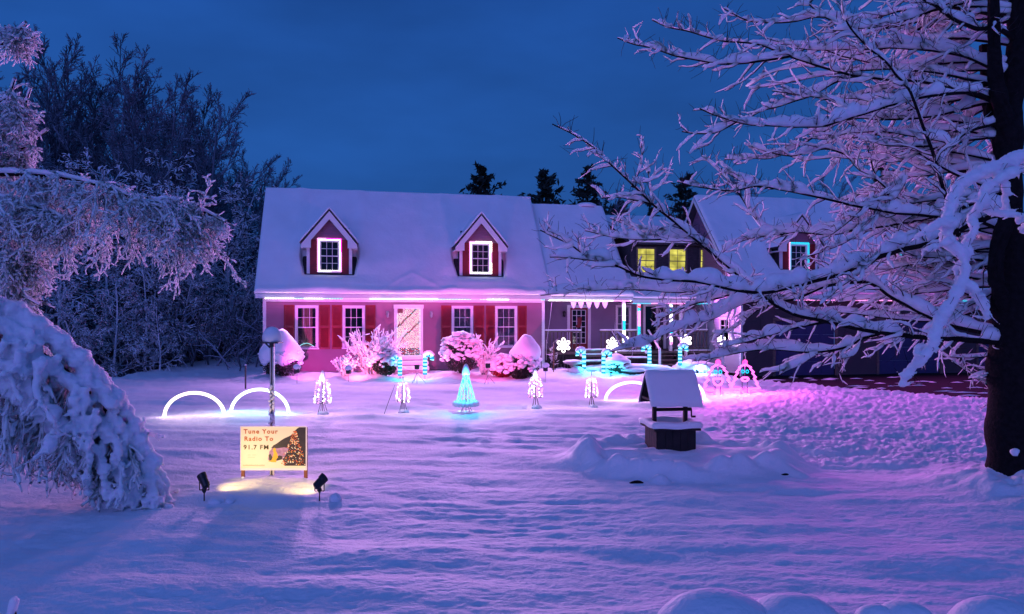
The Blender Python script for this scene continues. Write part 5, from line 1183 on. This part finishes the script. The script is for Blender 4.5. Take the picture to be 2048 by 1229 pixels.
tb = Tubes(); TR = [([(2044,1000),(2037,960),(2035,880),(2034,800),(2033,720),(2031,660),(2030,560),(2028,470),(2024,380),(2018,300),(2018,230),(2027,170),(2034,90),(2038,0),(2044,-120)], [64,57,53,51,49,42,22,17,18,23,21,18,17,16,15], 0),
      ([(2016,280),(2004,220),(1990,150),(1988,80),(1987,0),(1985,-120)], [18,15,11,10,9,7], -.25), ([(2014,330),(1990,250),(1975,190),(1970,130),(1968,90)], [18,14,11,9,7], .3),
      ([(2024,640),(2005,600),(1990,540),(2000,480),(2018,430)], [16,13,12,13,16], -.35)]
for pts, rad, dd in TR:
    p = np.array(px3(pts, [TD+dd*min(1, i/2) for i in range(len(pts))]))-TO; q = resample(p, .06); s = np.linspace(0, 1, len(q)); r = np.interp(s, np.linspace(0, 1, len(rad)), rad)/F*TD
    r = r*(1+.06*np.sin(s*60)+.05*rng.normal(size=len(s)).cumsum()/8*.3); tb.add(q, r, 56)
to_ = tb.build('trunk', M['bark'], tree); me_ = to_.data; n_ = len(me_.vertices); co = np.zeros(n_*3); me_.vertices.foreach_get('co', co); co = co.reshape(-1, 3); no = np.zeros(n_*3); me_.vertex_normals.foreach_get('vector', no); no = no.reshape(-1, 3)
wv = (co[:, 0]+no[:, 0]*.3)*26+vn(co[:, 2]*2, co[:, 0]*3, 4)*2; co = co+no*(.030*vn(wv, co[:, 2]*2.2, 61)+.018*vn(wv*2.1, co[:, 2]*6, 62))[:, None]; me_.vertices.foreach_set('co', co.ravel()); me_.update()
samples = []; big = Tubes(); small = Tubes(); snow = Tubes(); allP = []; allR = []
for kind, pts, rpx, spx, dd in LIMBS:
    pts = list(pts)
    if kind == 'r': droot = TD-.2*np.sign(-dd) if False else TD
    else:
        A = np.array([(a, b) for a, b, c in samples]); d2 = ((A-np.array(pts[-1]))**2).sum(1); j = int(d2.argmin()); droot = samples[j][2]
        if d2[j] > 9: pts.append((samples[j][0], samples[j][1]))
    L_ = np.r_[0, np.cumsum(np.linalg.norm(np.diff(np.array(pts[::-1]), axis=0), axis=1))]; L_ = L_/L_[-1]
    D = (droot+dd*L_)[::-1]
    W = np.array(px3(pts, D)); q = resample(W[::-1], .035); n = len(q); s = np.linspace(0, 1, n)
    q = q+.012*np.stack([vn(s*n*.12, s*0+k*7+len(samples), k) for k in range(3)], 1)
    r = (rpx+(1.1-rpx)*s**.8)/F*TD
    big.add(q-TO, r, 7); rs = (spx*(1-.5*s**1.5))/F*TD*.86
    gap = ss(-.34, -.16, fbm(s*n*.045+len(samples), s*0+3.3, 17, 2)); c, rr_ = snowify(q[None], r[None], (rs*(1-.7*(s > .985))*(.3+.7*gap))[None], .6, 5.5, len(samples)); c2 = c-TO; snow.add(c2, rr_, 8, 1.2)
    # finer ripples of snow hanging to the windward side
    for k in range(0, n, 6):
        if rng.random() < .55:
            pass
    for i in range(0, n, 4):
        u = CH-(q[i, 2]-CH)*0; samples.append((1024+q[i, 0]/q[i, 1]*F, HZ-(q[i, 2]-CH)/q[i, 1]*F, q[i, 1]))
    # side branches
    Lw = np.linalg.norm(np.diff(q, axis=0), axis=1).sum(); k = max(2, int(Lw/.12)); m = 24 if n >= 24 else n; qq = q[np.linspace(0, n-1, m).astype(int)]; rq = r[np.linspace(0, n-1, m).astype(int)]
    S, Dr, Rr, Lp, tt = spawn(qq[None], rq[None], k, .12, .97, .75, .2); Dr[:, 1] *= 1.1; Dr[:, 2] += .12
    Ln = (.16+.42*rng.random(len(S)))*(1.15-tt*.6); 
    P2, R2 = grow(S, Dr, Ln, np.minimum(Rr*.6, .010), .0025, 9, .19, .0); small.add(P2-TO, R2, 5); allP.append(P2); allR.append(R2)
P2 = np.concatenate(allP); R2 = np.concatenate(allR)
# background limbs deeper in the crown
n = 78; y0 = rng.uniform(2.3, 7.0, n); S = np.stack([np.full(n, P(2022, 0, TD)[0]), np.full(n, TD), y0], 1); an = rng.uniform(1.3, 4.4, n)
Dr = np.stack([np.cos(an)*1.0, np.abs(np.sin(an))*.9+.1, rng.uniform(-.05, .45, n)], 1); PB, RB = grow(S, Dr, rng.uniform(1.2, 3.6, n)*np.where(np.abs(y0-2.3) < 1.2, .6, 1), .022, .005, 26, .07, -.012)
big.add(PB-TO, RB, 6); c, r = snowify(PB, RB, np.linspace(.045, .022, 26)[None]*np.ones((n, 1)), .45, 6, 3); snow.add(c-TO, r, 7, 1.2)
S, Dr, Rr, Lp, tt = spawn(PB, RB, 11, .15, .97, .7); P3, R3 = grow(S, Dr, rng.uniform(.2, .7, len(S)), .008, .0025, 9, .19); small.add(P3-TO, R3, 4); P2 = np.concatenate([P2, P3]); R2 = np.concatenate([R2, R3])
c, r = snowify(P2, R2, (np.linspace(.027, .011, 9)*np.r_[np.ones(8), .3])[None]*rng.uniform(.5, 1.35, (len(P2), 1)), .55, 9, 9); snow.add(c-TO, r, 6, 1.15)
S, Dr, Rr, Lp, tt = spawn(P2, R2, 3, .25, .95, .8); P4, R4 = grow(S, Dr, rng.uniform(.05, .22, len(S)), .0035, .0018, 4, .15, .02); small.add(P4-TO, R4, 3)
k4 = rng.random(len(P4)) < .35; c, r = snowify(P4[k4], R4[k4], np.array([.008, .009, .007, .002])[None]*rng.uniform(.5, 1.3, (k4.sum(), 1)), .5, 9, 12); snow.add(c-TO, r, 5, 1.1)
# bare spurs sticking through the snow of the limbs
A = np.array(samples); pk = rng.choice(len(A), 1700); S = np.array([P(a, b, d) for a, b, d in A[pk]]); Dr = rng.normal(size=S.shape)*.55; Dr[:, 2] = np.abs(Dr[:, 2])+.55; Dr[:, 1] -= .35
P5, R5 = grow(S, Dr, rng.uniform(.07, .26, len(S)), .0045, .0024, 4, .18); small.add(P5-TO, R5, 3)
big.build('limbs', M['bark'], tree); small.build('twigs', M['twig'], tree, kind='stuff'); snow.build('snow', M['tree_snow'], tree, kind='stuff')
# snow ledges on the trunk
blobs('trunk_snow', np.array([P(2030, 905, TD-.32), P(1990, 985, TD-.3), P(2044, 975, TD-.4), P(1975, 1000, TD-.3)])-TO, [(.05, .05, .05), (.16, .12, .12), (.2, .14, .14), (.12, .12, .07)], M['tree_snow'], tree, .35, 'stuff')
# nearer hanging bough, clad in pale blue snow
def remesh(o, vox, smooth=3, amp=.034, fr=11.):
    r = o.modifiers.new('r', 'REMESH'); r.mode = 'VOXEL'; r.voxel_size = vox; s = o.modifiers.new('s', 'SMOOTH'); s.iterations = smooth; s.factor = .5
    dg = bpy.context.evaluated_depsgraph_get(); me = bpy.data.meshes.new_from_object(o.evaluated_get(dg)); o.modifiers.clear(); o.data = me; me.polygons.foreach_set('use_smooth', [True]*len(me.polygons))
    n = len(me.vertices); co = np.zeros(n*3); me.vertices.foreach_get('co', co); co = co.reshape(-1, 3); no = np.zeros(n*3); me.vertex_normals.foreach_get('vector', no); no = no.reshape(-1, 3)
    co = co+no*(amp*(n3(co, fr, 3)+.6*n3(co, fr*2.3, 8)+.3*n3(co, fr*4.5, 9)))[:, None]; me.vertices.foreach_set('co', co.ravel()); me.update()
bough = thing('hanging_bough', 'pale snow clad bough hanging in front of the dark trunk', 'bough', P(1960, 350, 6.6)); BO = np.array(bough.location)
sn = Tubes(True); dk = Tubes()
for pts, r0, r1 in (([(2075,300),(1990,335),(1945,360),(1915,400),(1898,440),(1900,480),(1921,510),(1924,550),(1907,590),(1890,622),(1872,660),(1858,695),(1842,722),(1830,750),(1821,776)], 13, 9),
                    ([(2060,330),(1985,365),(1958,410),(1944,455),(1934,505),(1924,550)], 9, 10), ([(1905,450),(1880,445),(1855,462),(1840,470)], 9, 4), ([(1926,560),(1945,585),(1962,600),(1985,640)], 9, 5),
                    ([(2000,345),(2030,420),(2060,470)], 7, 5), ([(1900,475),(1875,490),(1850,500)], 8, 4), ([(1858,692),(1845,700),(1832,712)], 5, 3), ([(1960,400),(2000,430),(2040,445),(2080,480)], 6, 5)):
    q = resample(np.array([P(x, y, 6.6) for x, y in pts]), .022); s = np.linspace(0, 1, len(q)); q[:, 1] += .25*fbm(s*5, s*0+r0, 4, 2); dk.add(q-BO, np.full(len(q), .012)*(1-.5*s)+.002, 6)
    r = (r0+(r1-r0)*s)/F*6.6*1.15*(1+.55*fbm(q[:, 2]*9, q[:, 0]*9+r0, 8, 3))*np.where(s > .97, .6, 1); c = q-BO; c = c+np.stack([.012*fbm(q[:, 2]*14, s*9, 5, 2), .02*fbm(q[:, 2]*11, s*9, 6, 2), s*0], 1); sn.add(c, r, 12)
    m = len(q)//2; i = rng.integers(0, len(q), m); Dr = rng.normal(size=(m, 3)); Dr[:, 2] -= .3; a, b = grow(q[i], Dr, rng.uniform(.06, .15, m), .012, .006, 4, .2); sn.add(a-BO, b*np.array([1, 1.3, 1.1, .4]), 6)
    a, b = grow(q[i], Dr*1., rng.uniform(.1, .22, m), .003, .0018, 4, .2); dk.add(a-BO, b, 3)
o = sn.build('snow', M['tree_snow'], bough, kind='stuff'); remesh(o, .011, 1, .012, 18.); dk.build('branches', M['bark'], bough)

# ------------------------------------------------------------------ snow bowed tree, lower left
bow = thing('bowed_tree', 'small tree bent to the ground in the lower left, buried under heavy lumpy snow', 'tree', P(-60, 1000, 8.7)); BO = np.array(bow.location)
ridge = [(-160,560,8.0),(-60,572,8.2),(0,600,8.4),(60,640,8.5),(140,695,8.6),(200,752,8.7),(252,820,8.8),(290,890,8.85),(315,955,8.9),(338,1003,8.95)]
RP = resample(np.array([P(x+6, y+12, d) for x, y, d in ridge]), .04); sn = Tubes(True); dk = Tubes(); n = len(RP); s = np.linspace(0, 1, n)
sn.add(RP-BO, (.13-.07*s)*(1+.8*fbm(s*26, s*0, 4, 3)), 12); dk.add(RP-BO-np.array([.1, 0, .2]), .04*(1-s)+.01, 8)
for off, ph in (((-.22, -.22, -.16), 1), ((-.4, -.42, -.42), 2), ((-.12, .3, -.12), 3), ((-.55, -.3, -.75), 4), ((-.02, -.12, -.06), 5)):
    q = RP+np.array(off)*np.sin(np.clip(s*1.5, 0, 1)*math.pi/2)[:, None]*(1-.35*s)[:, None]; q = q+.16*np.stack([fbm(s*12, s*0+ph, 4+ph, 2), fbm(s*11, s*0+ph, 14+ph, 2), fbm(s*14, s*0+ph, 24+ph, 2)], 1)
    sn.add(q-BO, (.10-.05*s)*(1+.9*fbm(s*30+ph, s*0, 7+ph, 3)), 10)
m = 120; i = (rng.random(m)**.8*(n-1)).astype(int); S = RP[i]+np.stack([rng.uniform(-.35, .05, m), rng.uniform(-.5, .35, m), -rng.uniform(0, .25, m)], 1)*(1-.5*s[i])[:, None]
hang = np.clip(S[:, 2]-.02, .05, None); Dr = np.stack([rng.uniform(-.9, .25, m), rng.uniform(-.7, .5, m), -np.ones(m)], 1)
Ln = np.minimum(hang*1.0, rng.uniform(.35, 1.05, m)); PA, RA = grow(S, Dr, Ln, .046, .013, 16, .16, -.08); PA[..., 2] = np.maximum(PA[..., 2], .02)
sn.add(PA-BO, RA*1.05*(1+1.1*fbm(PA[..., 2]*7, PA[..., 0]*7, 12, 2)), 8)
S2, D2_, r2, l2, tt = spawn(PA, RA, 6, .3, .98, .8); D2_[:, 2] -= .5; PC, RC = grow(S2, D2_, rng.uniform(.1, .3, len(S2)), .026, .014, 7, .25, -.1); PC[..., 2] = np.maximum(PC[..., 2], .0); sn.add(PC-BO, RC*(1+.5*fbm(PC[..., 2]*12, PC[..., 0]*12, 13, 2)), 6)
o = sn.build('snow', M['tree_snow'], bow, kind='stuff'); remesh(o, .017, 2)
# twigs fringe hanging beneath, dark bark with snow
m = 420; i = (rng.random(m)*(n*.93)).astype(int); S = RP[i]+np.stack([rng.uniform(-.75, -.05, m), rng.uniform(-.3, .6, m), -rng.uniform(.05, .5, m)], 1)*(1-.55*s[i])[:, None]
Dr = np.stack([rng.uniform(-.7, .35, m), rng.uniform(-.3, .3, m), -np.ones(m)], 1); Ln = np.clip(S[:, 2]-.05, .05, None)*rng.uniform(.55, 1.0, m); PA, RA = grow(S, Dr, np.minimum(Ln, 1.3), .008, .004, 12, .13, -.06); dk.add(PA-BO, RA, 4)
S2, D2_, r2, l2, tt = spawn(PA, RA, 9, .2, .98, .8); D2_[:, 2] -= .5; PC, RC = grow(S2, D2_, rng.uniform(.08, .26, len(S2)), .004, .002, 5, .25, -.08); dk.add(PC-BO, RC, 3); dk.build('twigs', M['twig'], bow, kind='stuff')
sn = Tubes(); c, r = snowify(PA, RA, .015*np.ones_like(RA), .8, 14, 3); sn.add(PA-BO+np.array([0, 0, .006]), np.maximum(r, .009)*1.2, 5)
c, r = snowify(PC, RC, .015*np.ones_like(RC), .8, 14, 4); sn.add(c-BO, np.maximum(r, .008), 5); sn.build('twig_snow', M['tree_snow'], bow, kind='stuff')

# ------------------------------------------------------------------ weeping snowy tree, upper left
weep = thing('weeping_tree', 'drooping tree at the left edge, curtains of rime covered twigs over the lawn', 'tree', (P(-150, 0, 10.4)[0], 10.4, 0)); BO = np.array(weep.location)
dk = Tubes(); sn = Tubes(); tw = Tubes()
q = np.array([(-.1, .1, -.4), (0, 0, 1.2), (-.1, 0, 3), (0, .1, 5), (.1, .1, 7.5)]); q = resample(q, .15); dk.add(q, np.linspace(.2, .07, len(q)), 10)
arms = [([(-150,420),(-80,352),(0,349),(100,353),(200,372),(270,398),(330,420),(385,448),(425,482)], 10.3, 2.0, 190), ([(300,405),(360,412),(410,425),(452,446)], 10.3, .4, 60), ([(-150,430),(-60,400),(20,405),(90,420),(130,440)], 10.0, 1.2, 130),
        ([(-150,300),(-70,285),(0,262),(40,232),(62,178)], 10.6, .5, 26), ([(-150,180),(-60,130),(10,85),(52,48)], 10.4, .55, 24), ([(-150,350),(-40,330),(40,300),(95,262)], 10.8, .6, 50), ([(-150,60),(-60,10),(5,-30)], 10.4, .4, 16),
        ([(-150,540),(-60,545),(20,580),(80,612)], 9.8, .5, 70), ([(-150,470),(-70,480),(0,500),(50,520)], 9.9, 1.0, 110), ([(-150,240),(-60,215),(10,200),(30,160)], 10.2, .45, 26)]
for pts, D0, hang, cnt in arms:
    q = resample(np.array([P(x, y, D0+.3*math.sin(i)) for i, (x, y) in enumerate(pts)]), .05); n = len(q); s = np.linspace(0, 1, n); dk.add(q-BO, .03*(1-s)+.006, 6)
    c, r = snowify(q[None], (.03*(1-s)+.006)[None], (.05-.03*s)[None], .35, 5, cnt); sn.add(c-BO, r, 8, 1.1)
    cc = rng.random(max(3, int(n/9))); fr_ = cc[rng.integers(0, len(cc), cnt)]+rng.normal(size=cnt)*.022; cnt_u = rng.random(cnt) < .25; fr_ = np.where(cnt_u, rng.random(cnt), fr_); i = (np.clip(fr_, 0, .98)*(n-2)).astype(int)+1; Dr = np.stack([rng.uniform(-.2, .75, cnt), rng.uniform(-.5, .5, cnt), rng.uniform(-.5, .15, cnt)], 1)
    env = hang*(.55+.45*np.abs(np.sin(s[i]*9)))*(1-.45*s[i]); PA, RA = grow(q[i], Dr, env*np.where(cnt_u, .35, 1)*rng.uniform(.45, 1.0, cnt), .007, .003, 14, .09, -.13); tw.add(PA-BO, RA, 4)
    S2, D2_, r2, l2, tt = spawn(PA, RA, 9, .12, .98, .65); D2_[:, 2] -= .25; PC, RC = grow(S2, D2_, rng.uniform(.10, .30, len(S2)), .004, .002, 6, .2, -.07); tw.add(PC-BO, RC, 3)
    S3, D3_, r3, l3, tt = spawn(PC, RC, 2, .3, .95, .7); PD, RD = grow(S3, D3_, rng.uniform(.05, .14, len(S3)), .003, .0018, 4, .2, -.04); tw.add(PD-BO, RD, 3)
    for Pn, Rn, b in ((PA, RA, .014), (PC, RC, .015), (PD, RD, .012)):
        c, r = snowify(Pn, Rn, b*np.ones_like(Rn), .7, 12, 5); c[..., 2] -= r*.5; sn.add(c-BO, np.maximum(r, b*.55), 5)
dk.build('trunk_and_boughs', M['bark'], weep); tw.build('twigs', M['twig'], weep, kind='stuff'); sn.build('snow', M['tree_snow'], weep, kind='stuff')

# ------------------------------------------------------------------ woods beyond the lawn
def bare_proto(seed, h, style):
    """style 0: tall vase shaped bare crown; 1: lower, spreading, frosted all over"""
    global rng; rng = np.random.default_rng(seed); tk = Tubes(); cr = Tubes()
    A, RA = grow([(0, 0, -.5)], [(0.02, 0, 1)], h*.92, h*.013, .02, 24, .03); tk.add(A, RA, 8)
    k = 17 if style == 0 else 22
    S, D, r, l, t = spawn(A, RA, k, .22 if style == 0 else .1, .97, .72 if style == 0 else 1.05, .15)
    L1 = h*(.42 if style == 0 else .36)*(1.05-t*.72)*rng.uniform(.8, 1.2, len(S)); B, RB = grow(S, D, L1, r*.5, .014, 12, .08, .06 if style == 0 else .01); tk.add(B, RB, 5)
    S, D, r, l, t = spawn(B, RB, 9 if style == 0 else 8, .15, .97, .40 if style == 0 else .7); Cn, RC = grow(S, D, l*.38*(1.15-.6*t), r*.55, .009 if style == 0 else .024, 7, .05 if style == 0 else .1, .05 if style == 0 else -.03); cr.add(Cn, RC, 4)
    S, D, r, l, t = spawn(Cn, RC, 5, .15, .97, .42 if style == 0 else .6); E_, RE = grow(S, D, l*.5*(1.1-.5*t), np.maximum(r*.6, .012 if style == 0 else .028), .008 if style == 0 else .018, 5, .12, .03 if style == 0 else -.04); cr.add(E_, RE, 4)
    if style == 0: m_ = 0
    S, D, r, l, t = spawn(E_, RE, 3 if style == 0 else 2, .2, .95, .6); F_, RF = grow(S, D, l*.6, .010 if style == 0 else .026, .008 if style == 0 else .016, 4, .15, -.05 if style else .02); cr.add(F_, RF, 4)
    m = M['bare_far'] if style == 0 else M['frost_far']
    t_ = thing('bare_tree' if style == 0 else 'frosted_tree', 'x', 'tree'); tk.build('trunk', m, t_, False); cr.build('crown', m, t_, False); return t_
protos = [bare_proto(101, 12, 0), bare_proto(102, 12, 0), bare_proto(103, 9, 1), bare_proto(104, 9, 1), bare_proto(105, 8, 1)]
used = set()
ORD = ['leftmost', 'second', 'third', 'fourth', 'fifth', 'sixth', 'seventh', 'eighth', 'ninth', 'tenth', 'eleventh', 'twelfth', 'thirteenth', 'fourteenth', 'fifteenth', 'sixteenth', 'seventeenth', 'eighteenth', 'nineteenth', 'twentieth', 'twenty-first', 'twenty-second', 'twenty-third', 'twenty-fourth', 'twenty-fifth']
def plant(k, px, Y, top, label, group, rot, zb=None, bend=0):
    x = (px-1024)/F*Y; z0 = Gz(x, Y) if zb is None else zb; ztop = CH-(top-HZ)/F*Y; h0 = [12, 12, 9, 9, 8][k]; sc_ = (ztop-z0)/(h0*.97)
    o = protos[k] if k not in used else copy_tree(protos[k]); used.add(k)
    o.location = (x, Y, z0); o.rotation_euler = (bend, 0, rot); o.scale = (sc_*1.0, sc_*1.0, sc_); tag(o, label, 'tree', group); return o
GB_ = 'bare trees rising above the woods edge'; GF = 'frosted trees of the woods edge'
backs = [(30,49,125),(105,46,100),(165,50,128),(215,45,108),(262,48,150),(300,44,160),(345,46,165),(385,43,182),(420,46,235),(455,44,290),(-40,44,95),(62,42,150),(330,40,210),(500,47,335),(540,50,345),(575,52,360),(135,47,112),(285,50,158),(400,50,215),(470,50,300),(70,50,140),(190,49,122),(240,50,118),(365,48,200)]
for i, (px, Y, top) in enumerate(sorted(backs)):
    plant(i % 2, px, Y, top, ORD[i]+(' from the left' if i else '')+' of the tall bare trees rising against the dusk sky', GB_, i*1.7)
fronts = [(-60,30,330),(10,31,300),(80,33,330),(140,35,300),(200,32,420),(250,36,290),(300,34,360),(345,37,270),(390,35,340),(430,38,330),(470,36,420),(500,40,400),(225,30,520),(290,31,500),(360,33,480),(420,34,510),(475,35,540),(505,37,560),(160,29,540),(100,30,480),(40,29,520),(-20,28,560),(320,30,600),(440,36,600),(260,38,400)]
for i, (px, Y, top) in enumerate(sorted(fronts)):
    plant(2+i % 3, px, Y, top, ORD[i]+(' from the left' if i else '')+' of the low frosted trees at the woods edge', GF, i*2.3)
for k, (px, Y, top, lb) in enumerate([(1215,52,392,'faint bare tree top behind the chimney end of the roof'), (1560,55,340,'bare tree top above the garage roof'), (1640,52,352,'bare tree top behind the garage ridge among the branches')]): plant(k % 2, px, Y, top, lb, None, k)
# undergrowth: dark mass under the trees
cs = []; 
for i in range(240): px = rng.uniform(-120, 560); Y = rng.uniform(32, 50); cs.append(((px-1024)/F*Y, Y, rng.uniform(-2., 1.2)))
dkt = Tubes(); S = np.array(cs*6)+rng.normal(size=(1440, 3))*np.array([.8, .8, .2]); Dr = rng.normal(size=S.shape)*.6; Dr[:, 2] = 1; A, RA = grow(S, Dr, rng.uniform(1.5, 4, len(S)), .05, .02, 6, .15); dkt.add(A, RA, 4); S, D, r, l, t = spawn(A, RA, 7, .2, .95, .8); A, RA = grow(S, D, l*.35, .025, .012, 4, .15, -.05); dkt.add(A, RA, 4)
tag(dkt.build('undergrowth', M['bare_far'], None, False, 'stuff'), 'dark tangled undergrowth filling the woods below the trees', 'undergrowth')
def conifer(name, px, Y, top, label, wd, seed, m='pine', group=None, zb=None, lift=.6, low=.0, whorls=22):
    r_ = np.random.default_rng(seed); x = (px-1024)/F*Y; z0 = Gz(x, Y) if zb is None else zb; h = CH-(top-HZ)/F*Y-z0; t = thing(name, label, 'tree', (x, Y, z0), 0, group)
    mb = MB(); mb.tube([(0, 0, -.5), (.1, 0, h*.5), (0, 0, h*.97)], [h*.016, h*.011, .02], 7); mb.build('trunk', M['bark'], t, smooth=True)
    V = []; 
    for k in range(whorls):
        f = low+(1-low)*(k/whorls)**.9; z = h*f; L_ = wd*(1-f)**.62*(.45+.85*r_.random())*1.0+.12
        for j in range(5):
            a = r_.random()*6.28; l_ = L_*r_.uniform(.4, 1.3); nn = 26; s = r_.random(nn)**.7; d = np.array([math.cos(a), math.sin(a), lift*r_.uniform(.2, 1.5)])
            c = np.array([0, 0, z])+d*(l_*s)[:, None]+r_.normal(size=(nn, 3))*l_*.085; c[:, 2] -= .12*l_*s**2
            u = r_.normal(size=(nn, 3))*.9+d; u /= np.linalg.norm(u, axis=1, keepdims=True); w_ = np.cross(u, r_.normal(size=(nn, 3))); w_ /= np.linalg.norm(w_, axis=1, keepdims=True)
            sz = .10+.16*r_.random((nn, 1))+.02*wd; V.append(np.stack([c-u*sz, c+w_*sz*.3, c+u*sz, c-w_*sz*.3], 1).reshape(-1, 3))
    V = np.concatenate(V); npmesh('crown', V, np.arange(len(V)).reshape(-1, 4), M[m], t, False); return t
conifer('pine_tree', 962, 50, 330, 'dark pine behind the main roof, nearest the second dormer', 3.8, 1, low=.5, whorls=17)
conifer('pine_tree', 1090, 50, 337, 'dark broad pine behind the roof step between the main roof and the porch roof', 3.6, 2, low=.5, whorls=17)
conifer('pine_tree', 1174, 51, 334, 'dark narrow pine beside the chimney', 3.0, 3, low=.5, whorls=17)
conifer('pine_tree', 1370, 52, 350, 'dark pine by the garage gable', 2.8, 4, low=.45, whorls=16)
conifer('pine_tree', 1240, 60, 398, 'low dark pine behind the second porch roof', 2.6, 5, low=.3); conifer('pine_tree', 1300, 60, 402, 'lowest dark pine left of the garage gable', 2.6, 6, low=.3)
conifer('pine_tree', 1770, 52, 325, 'dark pine above the garage roof, hidden by snowy branches', 2.4, 7, low=.3); conifer('pine_tree', 1880, 52, 372, 'dark pine above the garage roof beside the trunk', 2.6, 8, low=.3)
GM = 'dark firs inside the woods left of the house'
for i, (px, Y, top) in enumerate([(60,52,420),(150,50,450),(230,52,430),(310,50,440),(380,50,460),(440,49,480),(490,50,500),(545,50,460),(-20,48,440),(270,46,470),(190,44,520),(350,45,520),(430,45,520),(500,46,520),(110,42,500),(30,40,480)]):
    conifer('fir_tree', px, Y, top, 'dark fir inside the woods left of the house', 3.6, 40+i, group=GM, low=.02, whorls=24, lift=.2)
